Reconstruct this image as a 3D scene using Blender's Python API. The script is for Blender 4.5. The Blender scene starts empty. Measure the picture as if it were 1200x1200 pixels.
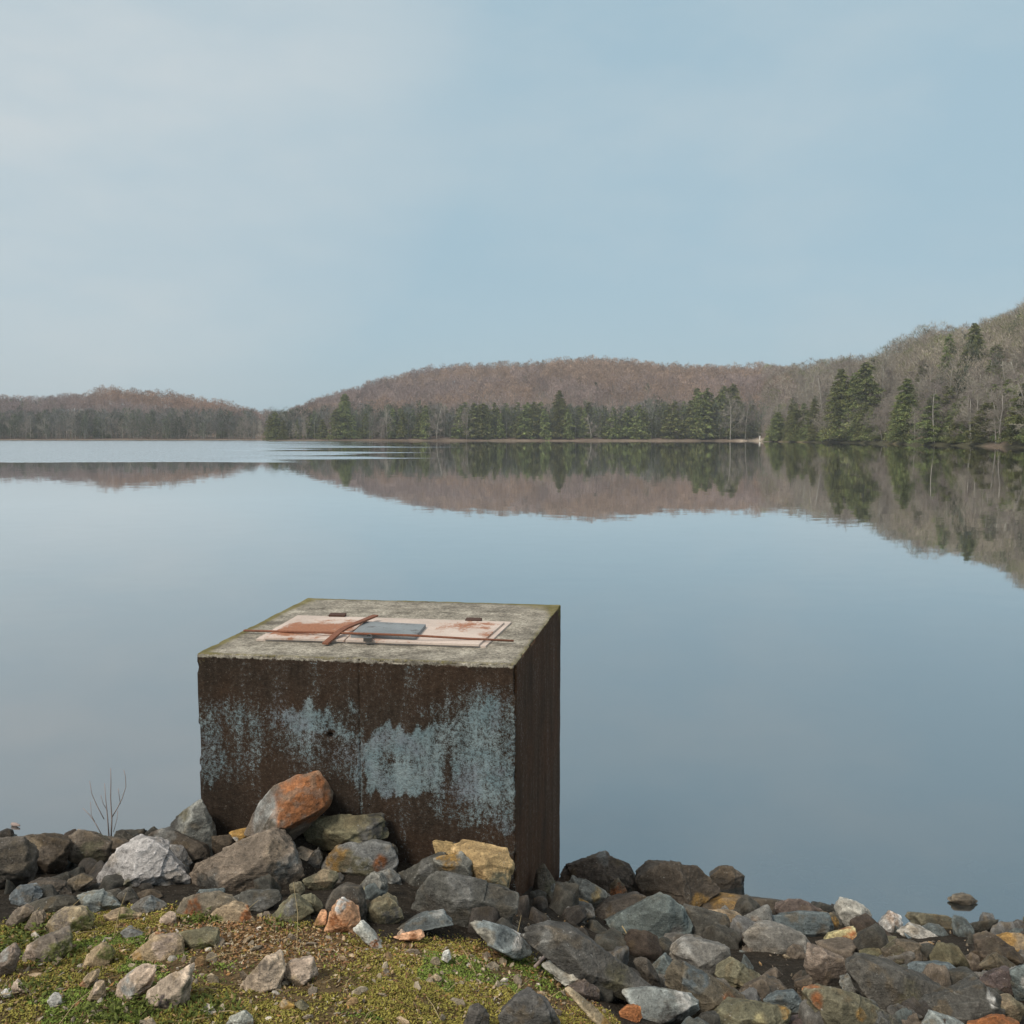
import bpy, bmesh, math, random
import numpy as np
from mathutils import Vector

random.seed(7)
rng = np.random.default_rng(11)
scene = bpy.context.scene
COL = scene.collection
R = math.radians

# ------------------------------------------------------------------ helpers
def link(o, parent=None):
    COL.objects.link(o)
    if parent is not None:
        o.parent = parent
    return o

def tag(o, label=None, cat=None, group=None, kind=None):
    if label: o['label'] = label
    if cat: o['category'] = cat
    if group: o['group'] = group
    if kind: o['kind'] = kind
    return o

def mesh_np(name, V, F, mat=None, smooth=False, tint=None):
    V = np.asarray(V, dtype=np.float32)
    me = bpy.data.meshes.new(name)
    F = np.asarray(F, dtype=np.int32)
    n, k = F.shape
    me.vertices.add(len(V)); me.vertices.foreach_set('co', V.ravel())
    me.loops.add(n * k); me.loops.foreach_set('vertex_index', F.ravel())
    me.polygons.add(n)
    me.polygons.foreach_set('loop_start', np.arange(0, n * k, k, dtype=np.int32))
    try:
        me.polygons.foreach_set('loop_total', np.full(n, k, dtype=np.int32))
    except Exception:
        pass
    me.update(calc_edges=True)
    me.polygons.foreach_set('use_smooth', np.full(n, bool(smooth)))
    if tint is not None:
        set_tint(me, tint)
    if mat: me.materials.append(mat)
    return me

def set_tint(me, rgb, name='tint'):
    a = me.attributes.new(name, 'FLOAT_COLOR', 'POINT')
    c = np.ones((len(me.vertices), 4), dtype=np.float32); c[:, :3] = rgb
    a.data.foreach_set('color', c.ravel())

def obj(name, me, parent=None):
    return link(bpy.data.objects.new(name, me), parent)

def empty(name, loc=(0, 0, 0)):
    o = bpy.data.objects.new(name, None); o.location = loc; o.empty_display_size = .1
    return link(o)

class MB:
    """collects quads / tris into one mesh (from_pydata)"""
    def __init__(s): s.v = []; s.f = []
    def box(s, pts8):
        b = len(s.v); s.v += [tuple(p) for p in pts8]
        s.f += [tuple(b + i for i in q) for q in ((0,3,2,1),(4,5,6,7),(0,1,5,4),(1,2,6,5),(2,3,7,6),(3,0,4,7))]
    def tube(s, pts, rad, n=5):
        pts = [np.array(p, float) for p in pts]; b = len(s.v)
        for i, p in enumerate(pts):
            t = pts[min(i + 1, len(pts) - 1)] - pts[max(i - 1, 0)]
            t /= (np.linalg.norm(t) + 1e-9)
            a = np.cross(t, (0.31, 0.9, 0.2)); a /= (np.linalg.norm(a) + 1e-9); c = np.cross(t, a)
            for k in range(n):
                th = 2 * math.pi * k / n
                s.v.append(tuple(p + rad[i] * (math.cos(th) * a + math.sin(th) * c)))
        for i in range(len(pts) - 1):
            for k in range(n):
                k2 = (k + 1) % n
                s.f.append((b + i*n + k, b + i*n + k2, b + (i+1)*n + k2, b + (i+1)*n + k))
        s.f.append(tuple(b + k for k in range(n))[::-1]); e = b + (len(pts)-1)*n
        s.f.append(tuple(e + k for k in range(n)))
    def mesh(s, name, mat, smooth=False):
        me = bpy.data.meshes.new(name); me.from_pydata(s.v, [], s.f); me.update()
        if smooth: me.polygons.foreach_set('use_smooth', np.full(len(me.polygons), True))
        if mat: me.materials.append(mat)
        return me

# value noise -------------------------------------------------------
def _h(i, j, k, s):
    n = (i * 374761393 + j * 668265263 + k * 1274126177 + s * 974711) & 0xffffffff
    n = ((n ^ (n >> 13)) * 1274126177) & 0xffffffff
    n = (n ^ (n >> 16)) & 0xffffffff
    return n.astype(np.float64) / 4294967295.0
def vnoise(P, s=0):
    P = np.asarray(P, float); I = np.floor(P).astype(np.int64); f = P - I; f = f*f*(3 - 2*f)
    x, y, z = I[..., 0], I[..., 1], I[..., 2]; fx, fy, fz = f[..., 0], f[..., 1], f[..., 2]
    def L(a, b, t): return a + (b - a) * t
    return L(L(L(_h(x,y,z,s), _h(x+1,y,z,s), fx), L(_h(x,y+1,z,s), _h(x+1,y+1,z,s), fx), fy),
             L(L(_h(x,y,z+1,s), _h(x+1,y,z+1,s), fx), L(_h(x,y+1,z+1,s), _h(x+1,y+1,z+1,s), fx), fy), fz)
def fbm(P, s=0, o=4):
    P = np.asarray(P, float); a, t, w = .5, 0, 0
    for k in range(o):
        t = t + a * vnoise(P * 2.03**k + 17.3*k, s + k); w += a; a *= .5
    return t / w
def fbm2(x, y, sc, s=0, o=4):
    return fbm(np.stack([x*sc, y*sc, np.zeros_like(x) + .37], -1), s, o)
def sstep(a, b, x):
    t = np.clip((x - a) / (b - a), 0, 1); return t*t*(3 - 2*t)

# ------------------------------------------------------------------ camera
F_PX, HY = 1150.0, 511.0
CAM = np.array([0, 0, 2.7])
PITCH = math.atan((600 - HY) / F_PX); CP, SP = math.cos(PITCH), math.sin(PITCH)
def ray(px, py):
    a, b = (px - 600) / F_PX, -(py - 600) / F_PX
    return np.array([a, CP + b*SP, -SP + b*CP])
def at_y(px, py, y):
    r = ray(px, py); return CAM + r * (y / r[1])
def at_z(px, py, z):
    r = ray(px, py); return CAM + r * ((z - CAM[2]) / r[2])
def to_px(P):
    d = np.asarray(P) - CAM
    fw = d[..., 1]*CP - d[..., 2]*SP; up = d[..., 1]*SP + d[..., 2]*CP
    return 600 + F_PX*d[..., 0]/fw, 600 - F_PX*up/fw

cam = bpy.data.cameras.new('camera'); cam.sensor_width = 36; cam.lens = 36 * F_PX / 1200
cam.clip_end = 6000; cam.clip_start = .05
co = bpy.data.objects.new('camera', cam); co.location = CAM; co.rotation_euler = (math.pi/2 - PITCH, 0, 0)
COL.objects.link(co); scene.camera = co

# ------------------------------------------------------------------ materials
class NT:
    def __init__(s, name):
        s.m = bpy.data.materials.new(name); s.m.use_nodes = True; s.t = s.m.node_tree
        s.t.nodes.clear(); s.out = s.n('ShaderNodeOutputMaterial')
    def n(s, typ, **kw):
        x = s.t.nodes.new(typ)
        for k, v in kw.items():
            if k[0] == '_': x.inputs[k[1:].replace('_', ' ')].default_value = v
            else: setattr(x, k, v)
        return x
    def l(s, a, b): s.t.links.new(a, b)
    def coord(s, kind='Object', scale=(1, 1, 1), rnd=False):
        tc = s.n('ShaderNodeTexCoord'); mp = s.n('ShaderNodeMapping'); mp.inputs['Scale'].default_value = scale
        s.l(tc.outputs[kind], mp.inputs['Vector'])
        if rnd:
            oi = s.n('ShaderNodeObjectInfo'); mu = s.n('ShaderNodeMath', operation='MULTIPLY'); mu.inputs[1].default_value = 37.0
            s.l(oi.outputs['Random'], mu.inputs[0]); s.l(mu.outputs[0], mp.inputs['Location'])
        return mp.outputs['Vector']
    def noise(s, vec, scale, detail=4, rough=.6, out='Fac'):
        x = s.n('ShaderNodeTexNoise'); x.inputs['Scale'].default_value = scale; x.inputs['Detail'].default_value = detail
        x.inputs['Roughness'].default_value = rough; s.l(vec, x.inputs['Vector']); return x.outputs[out]
    def rng(s, v, a, b, c, d):
        x = s.n('ShaderNodeMapRange'); s.l(v, x.inputs['Value'])
        for k, q in zip(('From Min', 'From Max', 'To Min', 'To Max'), (a, b, c, d)): x.inputs[k].default_value = q
        return x.outputs['Result']
    def math(s, op, a, b=None):
        x = s.n('ShaderNodeMath', operation=op)
        for i, v in enumerate((a, b)):
            if v is None: continue
            if isinstance(v, (int, float)): x.inputs[i].default_value = v
            else: s.l(v, x.inputs[i])
        return x.outputs[0]
    def mix(s, f, a, b, typ='MIX'):
        x = s.n('ShaderNodeMix', data_type='RGBA', blend_type=typ)
        for i, v in ((0, f), (6, a), (7, b)):
            if isinstance(v, (int, float)): x.inputs[i].default_value = v
            elif isinstance(v, tuple): x.inputs[i].default_value = (*v, 1) if len(v) == 3 else v
            else: s.l(v, x.inputs[i])
        return x.outputs[2]
    def scale_col(s, col, fac):
        x = s.n('ShaderNodeVectorMath', operation='SCALE'); s.l(col, x.inputs[0]); s.l(fac, x.inputs['Scale']); return x.outputs[0]
    def attr(s, name='tint'):
        return s.n('ShaderNodeAttribute', attribute_name=name).outputs['Color']
    def bump(s, h, strength=.5, dist=.01, normal=None):
        x = s.n('ShaderNodeBump'); x.inputs['Strength'].default_value = strength; x.inputs['Distance'].default_value = dist
        s.l(h, x.inputs['Height'])
        if normal is not None: s.l(normal, x.inputs['Normal'])
        return x.outputs['Normal']
    def principled(s, col, rough=.8, normal=None, metallic=0, spec=.3):
        p = s.n('ShaderNodeBsdfPrincipled')
        if isinstance(col, tuple): p.inputs['Base Color'].default_value = (*col, 1)
        else: s.l(col, p.inputs['Base Color'])
        if isinstance(rough, (int, float)): p.inputs['Roughness'].default_value = rough
        else: s.l(rough, p.inputs['Roughness'])
        p.inputs['Metallic'].default_value = metallic; p.inputs['Specular IOR Level'].default_value = spec
        if normal is not None: s.l(normal, p.inputs['Normal'])
        s.l(p.outputs[0], s.out.inputs['Surface']); return p

def rock_material():
    t = NT('weathered_rock'); v = t.coord('Object', rnd=True)
    base = t.attr()
    n1 = t.noise(v, 7, 5, .65); n2 = t.noise(v, 38, 6, .7); n3 = t.noise(v, 170, 3, .6)
    f = t.math('MULTIPLY', t.rng(n1, .3, .7, .68, 1.3), t.rng(n2, .3, .7, .62, 1.38))
    f = t.math('MULTIPLY', f, t.rng(n3, .3, .7, .72, 1.28))
    c = t.scale_col(base, f)
    # pale mineral flecks and lichen, dark pits, rusty seams
    fl = t.rng(t.noise(v, 95, 2, .5), .66, .74, 0, .55)
    big = t.rng(t.noise(v, 9, 3, .6), .46, .6, 0, 1)
    c = t.mix(t.math('MULTIPLY', fl, big), c, (.42, .41, .38))
    pit = t.rng(t.noise(v, 60, 3, .55), .3, .38, .75, 0)
    c = t.mix(pit, c, t.scale_col(c, t.rng(n1, 0, 1, .3, .4)))
    sz = t.n('ShaderNodeSeparateXYZ'); t.l(t.n('ShaderNodeNewGeometry').outputs['Position'], sz.inputs[0]); wet = t.rng(t.math('ADD', sz.outputs[2], t.rng(n1, .3, .7, -.035, .035)), .035, .085, 1, 0)
    c = t.scale_col(c, t.rng(wet, 0, 1, 1, .5))   # water-soaked stone at the waterline
    # stretched mineral banding
    vb = t.coord('Object', scale=(4, 9, 34), rnd=True)
    nb = t.noise(vb, 1.0, 5, .65)
    c = t.scale_col(c, t.rng(nb, .32, .68, .72, 1.25))
    ge = t.n('ShaderNodeNewGeometry'); c = t.scale_col(c, t.rng(ge.outputs['Pointiness'], .505, .56, 1, 1.7))   # crisp edge highlights painted into the colour along convex edges
    hh = t.math('ADD', t.math('MULTIPLY', n2, .6), t.math('ADD', t.math('MULTIPLY', n3, .22), t.math('MULTIPLY', nb, .5)))
    nn = t.bump(hh, .9, .022)
    t.principled(c, t.math('MULTIPLY', t.rng(n2, .3, .7, .72, .95), t.rng(wet, 0, 1, 1, .42)), nn, spec=.3)
    return t.m

def simple_tint(name, rough=.9, spec=.1, var=.5, transl=False, nscale=3.0):
    t = NT(name); c = t.attr(); oi = t.n('ShaderNodeObjectInfo')
    c = t.scale_col(c, t.rng(oi.outputs['Random'], 0, 1, 1 - var, 1 + var))
    hs = t.n('ShaderNodeHueSaturation'); t.l(c, hs.inputs['Color'])
    t.l(t.rng(oi.outputs['Random'], 0, 1, .475, .52), hs.inputs['Hue'])
    p = t.principled(hs.outputs['Color'], rough, spec=spec)
    return t.m

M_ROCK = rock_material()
M_FOL = simple_tint('conifer_needles', .8, .2, .28)
M_TWIG = simple_tint('bare_twigs', .95, .05, .2)
M_WOOD = simple_tint('bare_branches', .9, .1, .22)
M_LEAF = simple_tint('ground_plants', .7, .2, 0)

def ground_material():
    t = NT('ground_soil'); v = t.coord('Object')
    base = t.attr(); n1 = t.noise(v, 22, 6, .7); n2 = t.noise(v, 130, 4, .65)
    c = t.scale_col(base, t.math('MULTIPLY', t.rng(n1, .3, .7, .55, 1.4), t.rng(n2, .3, .7, .5, 1.45)))
    vo = t.n('ShaderNodeTexVoronoi'); vo.inputs['Scale'].default_value = 75; t.l(v, vo.inputs['Vector'])
    peb = t.rng(vo.outputs['Distance'], .2, .34, .45, 0)
    pm = t.math('MULTIPLY', peb, t.rng(t.noise(v, 30, 2, .5), .52, .6, 0, 1))
    c = t.mix(pm, c, (.24, .21, .17))
    h = t.math('ADD', n1, t.math('MULTIPLY', n2, .4))
    t.principled(c, .95, t.bump(h, 1, .03), spec=.1); return t.m
M_GROUND = ground_material()

def hill_material():
    t = NT('hill_leaf_litter'); v = t.coord('Object'); base = t.attr()
    n1 = t.noise(v, .08, 5, .65); n2 = t.noise(v, .6, 4, .6)
    c = t.scale_col(base, t.math('MULTIPLY', t.rng(n1, .3, .7, .7, 1.3), t.rng(n2, .3, .7, .7, 1.3)))
    t.principled(c, .95, spec=.05); return t.m
M_HILL = hill_material()

# ------------------------------------------------------------------ concrete block corners (unprojected from its top)
ZT = 1.70
QF = [at_z(*p, ZT) for p in ((229, 765), (605, 778), (658, 708), (360, 700))]   # FL FR BR BL
BFL, BFR, BBR, BBL = [q[:2] for q in QF]
def box_front_y(x):
    t = (x - BFL[0]) / (BFR[0] - BFL[0]); return BFL[1] + t * (BFR[1] - BFL[1])
def in_box(x, y, m=0.0):
    P = [BFL, BFR, BBR, BBL]; ok = np.ones_like(np.asarray(x, float), bool)
    for i in range(4):
        a, b = P[i], P[(i+1) % 4]; e = b - a; n = np.array([-e[1], e[0]]) / np.hypot(*e)
        ok &= ((x - a[0])*n[0] + (y - a[1])*n[1]) > -m
    return ok

# ------------------------------------------------------------------ near ground
LP_Y = [-400, 0, 2.67, 3.5, 4.2, 4.75, 5.1, 5.7, 6.2, 8, 12, 20, 60]
LP_Z = [1.4, 1.16, 1.10, .97, .80, .70, .52, .10, -.15, -1.0, -2.0, -2.6, -3.0]
RP_Y = [-400, 0, 2.2, 3.5, 5.2, 6.0, 8, 12, 20, 60]
RP_Z = [1.4, 1.12, 1.00, .58, .01, -.16, -.55, -1.6, -2.6, -3.0]
def terr(x, y):
    s = sstep(-.6, .9, x)
    return np.interp(y, LP_Y, LP_Z)*(1 - s) + np.interp(y, RP_Y, RP_Z)*s
def hit(px, py, lo=2.0, hi=6.4):
    r = ray(px, py); d = np.arange(lo, hi, .01); k = d / r[1]
    z = CAM[2] + r[2]*k; g = terr(r[0]*k, d); w = np.nonzero(z < g)[0]
    return d[w[0]] if len(w) else hi

GB = [(-120, 1088), (0, 1086), (100, 1062), (200, 1072), (300, 1080), (450, 1100), (560, 1106), (640, 1128), (690, 1165), (724, 1200), (760, 1260)]
_gx, _gy = [], []
for p in GB:
    d = hit(*p, lo=1.6); q = at_y(*p, d); _gx.append(q[0]); _gy.append(d)
def grass_lim(x): return np.interp(x, _gx, _gy)

# ------------------------------------------------------------------ rocks
ICO = {}
def ico(sub):
    if sub not in ICO:
        bm = bmesh.new(); bmesh.ops.create_icosphere(bm, subdivisions=sub, radius=1)
        V = np.array([v.co[:] for v in bm.verts]); F = np.array([[v.index for v in f.verts] for f in bm.faces]); bm.free()
        V /= np.linalg.norm(V, axis=1)[:, None]; ICO[sub] = (V, F)
    return ICO[sub]

C_ = dict(dark=(.062,.054,.045), dgrey=(.072,.067,.06), grey=(.15,.144,.132), lgrey=(.29,.28,.258), bluegrey=(.10,.114,.117),
          paleblue=(.18,.195,.195), brown=(.094,.076,.056), dbrown=(.066,.052,.04), olive=(.12,.108,.07), tan=(.26,.20,.13),
          gold=(.33,.235,.115), orange=(.28,.112,.045), pink=(.34,.26,.205), rust=(.19,.075,.03), white=(.46,.44,.41),
          purple=(.085,.066,.06), ochre=(.25,.15,.05), mossy=(.12,.125,.04), warm=(.155,.125,.098), yellow=(.36,.31,.17),
          peach=(.44,.25,.15), black=(.03,.026,.022))

def rock_mesh(name, ab, th, seed, sub, base, accs, rough=1.0):
    """ab: convex outline in the vertical plane (metres, centred); th: half thickness"""
    rg = np.random.default_rng(seed)
    ab = np.array(ab); n = len(ab)
    A, B = np.ptp(ab[:, 0])/2, np.ptp(ab[:, 1])/2; size = math.sqrt(A*B)
    area = .5*np.sum(ab[:, 0]*np.roll(ab[:, 1], -1) - np.roll(ab[:, 0], -1)*ab[:, 1])
    if area < 0: ab = ab[::-1]
    N, D = [], []
    for i in range(n):
        p, q = ab[i], ab[(i+1) % n]; e = q - p; L = np.hypot(*e)
        if L < 1e-5: continue
        nn = np.array([e[1], -e[0]]) / L; r0 = max(nn @ ((p+q)/2), .12*size)
        top = max(nn[1], 0)
        for k in (rg.uniform(.12, .55) + .5*top*rg.uniform(.3, 1), -rg.uniform(.05, .5)):
            v = np.array([nn[0], nn[1], k]); s = np.linalg.norm(v); N.append(v/s); D.append(r0/s)
    for k in range(3):
        v = np.array([rg.uniform(-.75, .75), rg.uniform(-.5, .8), 1]); v /= np.linalg.norm(v); N.append(v); D.append(max(th*rg.uniform(.6, .95), 1.02*(ab @ v[:2]).max()*rg.uniform(.93, 1)))
    N.append(np.array([.05, .1, .99])); D.append(th)
    N.append(np.array([rg.uniform(-.2, .2), rg.uniform(-.2, .2), -1.])); D.append(th)
    V, F = ico(sub)
    dirs = V * np.array([A, B, th]); dirs /= np.linalg.norm(dirs, axis=1)[:, None]
    def radius(dr, p=140):
        q = np.clip(dr @ np.array(N).T / np.array(D), 1e-6, None)
        m = q.max(1, keepdims=True); return 1 / (m[:, 0] * ((q/m)**p).sum(1)**(1/p))
    for k in range(6):
        v = rg.normal(size=3); v[2] = abs(v[2])*.9 + .25; v /= np.linalg.norm(v)
        r = radius(v[None])[0]; N.append(v); D.append(max(r*rg.uniform(.70, .95), .96*(ab @ v[:2]).max()))
    r = radius(dirs); P = dirs * r[:, None]
    so = seed * 1.7
    q = P/size
    d = .02 + .075*(fbm(q*1.4+so, seed, 3)-.5) + .085*(np.abs(fbm(q*3.0+so, seed+5, 5)-.5)*-2+.16) + .07*(fbm(q*8+so, seed+9, 4)-.5)
    ax = rg.normal(size=3); ax /= np.linalg.norm(ax)
    sw = (q @ ax)*rg.uniform(5, 9) + 3.2*fbm(q*1.7, seed+3, 3); sw = sw - np.floor(sw)
    for _ in range(3):                                            # broken ledges
        ax2 = rg.normal(size=3); ax2 /= np.linalg.norm(ax2); off = rg.uniform(.1, .75)
        tt = (q @ ax2) + .22*(fbm(q*2.2, seed+71+_, 3)-.5) - off*np.abs(ab).max()/size*.8
        d = d - rg.uniform(.05, .13)*sstep(0, .05, tt)*(1 - .7*sstep(.05, .9, tt))
    d = d + rg.uniform(.01, .045)*(sw**2 - .4)*sstep(.35, .6, fbm(q*1.2+so+7, seed+61, 3))
    P = P + dirs*(d*size*rough*np.clip(r/size, .5, 1.2))[:, None]
    # colour: base plus patches with a shape of their own
    c = np.array(base)[None]*np.ones((len(P), 3))
    m = fbm(q*1.6+so+3, seed+20, 4)[:, None]
    c = c*(.92 + .55*m) 
    hue = np.array([1+rg.uniform(-.03, .045), 1, 1+rg.uniform(-.07, .04)]); c = c*hue
    st = sstep(.56, .68, fbm(q*2.2+so+9, seed+31, 4))[:, None]*rg.uniform(.15, .5)
    c = c*(1-st) + st*np.array([.15, .105, .055])*(np.mean(base)/.11)**.5
    for (col, x, y, rad) in accs:
        dd = np.hypot(P[:, 0]-x, P[:, 1]-y)/rad
        mk = (sstep(1.2, .7, dd + 1.5*(fbm(q*2.8+so, seed+41, 5)-.5))*(.45 + .55*sstep(.38, .56, fbm(q*7+so, seed+47, 4))))[:, None]
        c = c*(1-mk) + mk*np.array(C_[col])[None]*(.75+.5*fbm(q*6, seed+44, 3)[:, None])
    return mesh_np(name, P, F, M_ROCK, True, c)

MOSSG = 'stones lying in the mossy ground'
BUMPS = []   # (x, y, z_top, radius) lifts the ground to carry the piled rocks
NROCK = [0]
def rock(pts, col, label, acc=(), d=None, th=.42, group='riprap rocks heaped along the shore', name='rock', emb=.12, rough=1.0, cat='rock'):
    NROCK[0] += 1; seed = NROCK[0]*13 + 5
    pts = np.array(pts, float); pts = pts.mean(0) + (pts - pts.mean(0))*(1.13 if pts[:, 0].mean() > 612 else 1.06); y1, y0 = pts[:, 1].max(), pts[:, 1].min(); cx = pts[:, 0].mean()
    h = y1 - y0; w = np.ptp(pts[:, 0])
    dh = hit(cx, y1 - .06*h)
    mpp = dh/F_PX; thw = th*math.sqrt(h*w)*mpp
    if d is None:
        d = dh + (.12 if group == MOSSG else .34)*thw
        if 225 < cx < 612 and y1 < 1095:
            X = (cx-600)/F_PX*4.3; d = min(d, box_front_y(X) - thw - .015)
    p2 = pts.copy(); low = p2[:, 1] > y0 + .68*h; p2[low, 1] += emb*h
    W = np.array([at_y(px, py, d) for px, py in p2])
    c = np.array([W[:, 0].min()+W[:, 0].max(), 0, W[:, 2].min()+W[:, 2].max()])/2; c[1] = d
    # area centroid keeps the star shape safe
    x, z = W[:, 0], W[:, 2]; x1, z1 = np.roll(x, -1), np.roll(z, -1); cr = x*z1 - x1*z; a = cr.sum()/2
    c[0] = ((x+x1)*cr).sum()/(6*a); c[2] = ((z+z1)*cr).sum()/(6*a)
    ab = np.stack([W[:, 0]-c[0], W[:, 2]-c[2]], 1)
    accs = []
    for (cc, ax, ay, ar) in acc:
        q = at_y(ax, ay, d); accs.append((cc, q[0]-c[0], q[2]-c[2], ar*d/F_PX))
    big = math.sqrt(w*h)
    sub = 6 if big > 70 else (5 if big > 24 else 4)
    me = rock_mesh(name, ab, thw, seed, sub, C_[col], accs, rough)
    # local frame: x right, y outline height, z toward the viewer -> stand it up
    co_ = np.empty(len(me.vertices)*3, np.float32); me.vertices.foreach_get('co', co_); co_ = co_.reshape(-1, 3)
    co_ = np.stack([co_[:, 0], -co_[:, 2], co_[:, 1]], 1); me.vertices.foreach_set('co', co_.ravel()); me.update()
    o = obj(name, me); o.location = c
    tag(o, label, cat, group)
    zb = W[:, 2].min()
    BUMPS.append((c[0], d, zb + .18*np.ptp(W[:, 2]), .5*np.ptp(W[:, 0])))
    return o

# --- left end of the bank
rock([(-24,984),(28,981),(37,1000),(38,1028),(12,1041),(-24,1043)], 'dark', 'dark brown boulder cut off by the left edge of the photo, at the water', [('brown',20,1000,16)], name='boulder')
rock([(28,982),(46,976),(72,982),(83,986),(78,1010),(66,1022),(40,1024),(34,1008)], 'dbrown', 'cracked dark brown boulder with a pale vein, second from the left end of the bank', [('tan',44,990,9),('warm',60,996,9)], name='boulder')
rock([(75,984),(90,973),(106,976),(128,988),(127,1002),(113,1019),(92,1008),(79,1003)], 'brown', 'mossy brown boulder directly left of the bare twig sapling', [('olive',112,998,14),('warm',90,982,8)], name='boulder')
rock([(106,981),(135,983),(152,989),(140,1002),(126,1004)], 'brown', 'brown stone under the foot of the bare twig sapling', [('olive',118,990,8)])
rock([(131,985),(137,974),(146,974),(162,985),(150,991),(133,992)], 'dark', 'small dark rounded stone standing behind the twig sapling against the water')
rock([(111,1024),(128,1004),(155,986),(172,984),(192,987),(204,1004),(225,1018),(222,1026),(195,1041),(160,1042),(122,1040)], 'lgrey', 'large pale grey speckled granite boulder, the palest big rock left of the concrete block', [('olive',140,1036,22),('dgrey',212,1030,10)], name='boulder')
rock([(187,972),(210,955),(228,936),(236,939),(245,957),(252,978),(250,1002),(225,1000),(200,986)], 'grey', 'pointed grey boulder leaning at the left front corner of the concrete block', [('dgrey',205,968,14),('olive',218,950,9)], d=4.33, name='boulder')
rock([(168,981),(188,973),(208,977),(236,990),(247,1001),(225,1013),(205,1002),(180,986)], 'dbrown', 'dark brown ridged rock between the pale granite boulder and the pointed grey one', [('grey',196,978,12)], d=4.2)
rock([(198,990),(215,993),(226,1008),(218,1014),(205,1005)], 'grey', 'small wedge of grey stone tucked behind the right shoulder of the pale granite boulder', d=4.12)
rock([(226,1009),(250,997),(290,983),(313,972),(325,980),(342,998),(350,1016),(355,1023),(335,1032),(310,1042),(270,1043),(232,1040)], 'warm', 'largest grey-brown boulder below the orange rock, left of the block front', [('grey',340,1010,14),('dgrey',250,1030,18)], name='boulder')
rock([(248,979),(275,978),(278,989),(262,998),(250,998)], 'dbrown', 'small dark brown stone at the foot of the block left of the orange rock', d=4.3)
rock([(268,975),(290,970),(297,980),(280,986)], 'ochre', 'small ochre stone peeping out left of the orange rock', [('white',277,981,3)], d=4.28)
rock([(288,966),(302,943),(322,922),(350,908),(371,905),(381,918),(388,935),(384,945),(360,960),(345,972),(328,981),(305,973)], 'warm', 'big orange and white rock leaning high against the block front, topmost of the heap', [('orange',358,932,34),('lgrey',315,945,20),('brown',330,966,20)], d=4.17, name='boulder', rough=.5)
rock([(357,972),(362,963),(400,956),(440,953),(455,957),(456,975),(450,984),(415,987),(385,995),(370,990),(360,980)], 'olive', 'long flat olive grey slab lying against the block right of the orange rock', [('dgrey',435,970,16)], d=4.2)
rock([(377,1012),(395,992),(415,987),(440,986),(458,992),(468,1010),(460,1018),(425,1026),(400,1021),(380,1018)], 'grey', 'grey rock with yellow moss and a reddish stain, under the long olive slab', [('ochre',396,1002,15),('rust',448,1006,9),('olive',420,1012,18)], d=4.1)
rock([(447,988),(463,990),(468,1000),(466,1011),(455,1001)], 'dgrey', 'small grey chip behind the right end of the moss and red stained rock', d=4.2)
rock([(341,994),(355,992),(369,998),(363,1009),(350,1005)], 'pink', 'small reddish brown stone right of the largest grey-brown boulder', [('brown',346,998,8)], d=4.12)
rock([(361,1006),(372,994),(378,1005),(375,1018),(366,1023),(357,1012)], 'dgrey', 'small dark stone between the reddish brown stone and the moss stained rock', d=4.1)
rock([(355,1031),(378,1019),(393,1022),(397,1028),(388,1040),(375,1042),(358,1036)], 'olive', 'small yellowish stone with a pale top right of the largest grey-brown boulder', [('tan',380,1026,10)])
rock([(337,1036),(350,1033),(357,1043),(352,1050),(343,1049)], 'olive', 'small olive pebble under the right foot of the largest grey-brown boulder')
rock([(268,1052),(290,1043),(325,1045),(330,1054),(305,1068),(285,1066)], 'dgrey', 'flat dark grey rock below the largest grey-brown boulder', [('grey',310,1054,10)])
rock([(316,1072),(328,1062),(341,1049),(352,1056),(366,1068),(364,1078),(340,1081),(318,1078)], 'olive', 'mossy grey pyramid-shaped rock left of the orange and white quartz', [('grey',342,1060,8)])
rock([(350,1052),(365,1050),(378,1062),(376,1071),(364,1068)], 'olive', 'small mossy stone behind the pyramid-shaped rock')
rock([(382,1060),(390,1045),(405,1040),(420,1042),(430,1060),(432,1078),(410,1083),(390,1076)], 'dark', 'dark brown rock just behind the orange and white quartz', [('dbrown',410,1050,10)])
rock([(420,1040),(430,1026),(445,1021),(454,1035),(455,1048),(440,1053),(427,1055)], 'grey', 'grey rock with yellow lichen on its left side, centre of the heap', [('yellow',426,1044,8),('olive',445,1045,8)])
rock([(446,1023),(455,1018),(470,1031),(460,1038),(452,1034)], 'grey', 'small blocky grey stone touching the yellow lichen rock')
rock([(430,1062),(440,1054),(455,1050),(468,1060),(472,1073),(462,1081),(445,1082),(433,1079)], 'olive', 'rounded dark olive rock right of the orange and white quartz', [('dgrey',460,1070,10)])
rock([(380,1089),(387,1066),(398,1054),(410,1060),(421,1076),(423,1090),(404,1095)], 'peach', 'bright orange and white quartz rock at the edge of the moss', [('orange',398,1080,13),('white',400,1058,8)])
rock([(366,1084),(375,1069),(383,1070),(383,1086)], 'peach', 'small orange stone touching the left of the orange and white quartz', [('ochre',370,1080,5)])
rock([(412,1089),(423,1080),(440,1099),(453,1112),(440,1113),(425,1101)], 'white', 'white and orange sliver slanting down right of the orange quartz', [('orange',438,1108,7)])
rock([(528,994),(556,986),(575,990),(594,994),(601,1013),(598,1038),(565,1036),(540,1012)], 'gold', 'pale golden blocky boulder against the block near its right front corner', [('olive',585,1030,16),('ochre',548,1010,8)], d=4.03, name='boulder')
rock([(507,986),(512,979),(530,990),(546,993),(536,1005),(512,1006)], 'gold', 'small golden stone on the left shoulder of the golden boulder', d=4.08)
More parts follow.
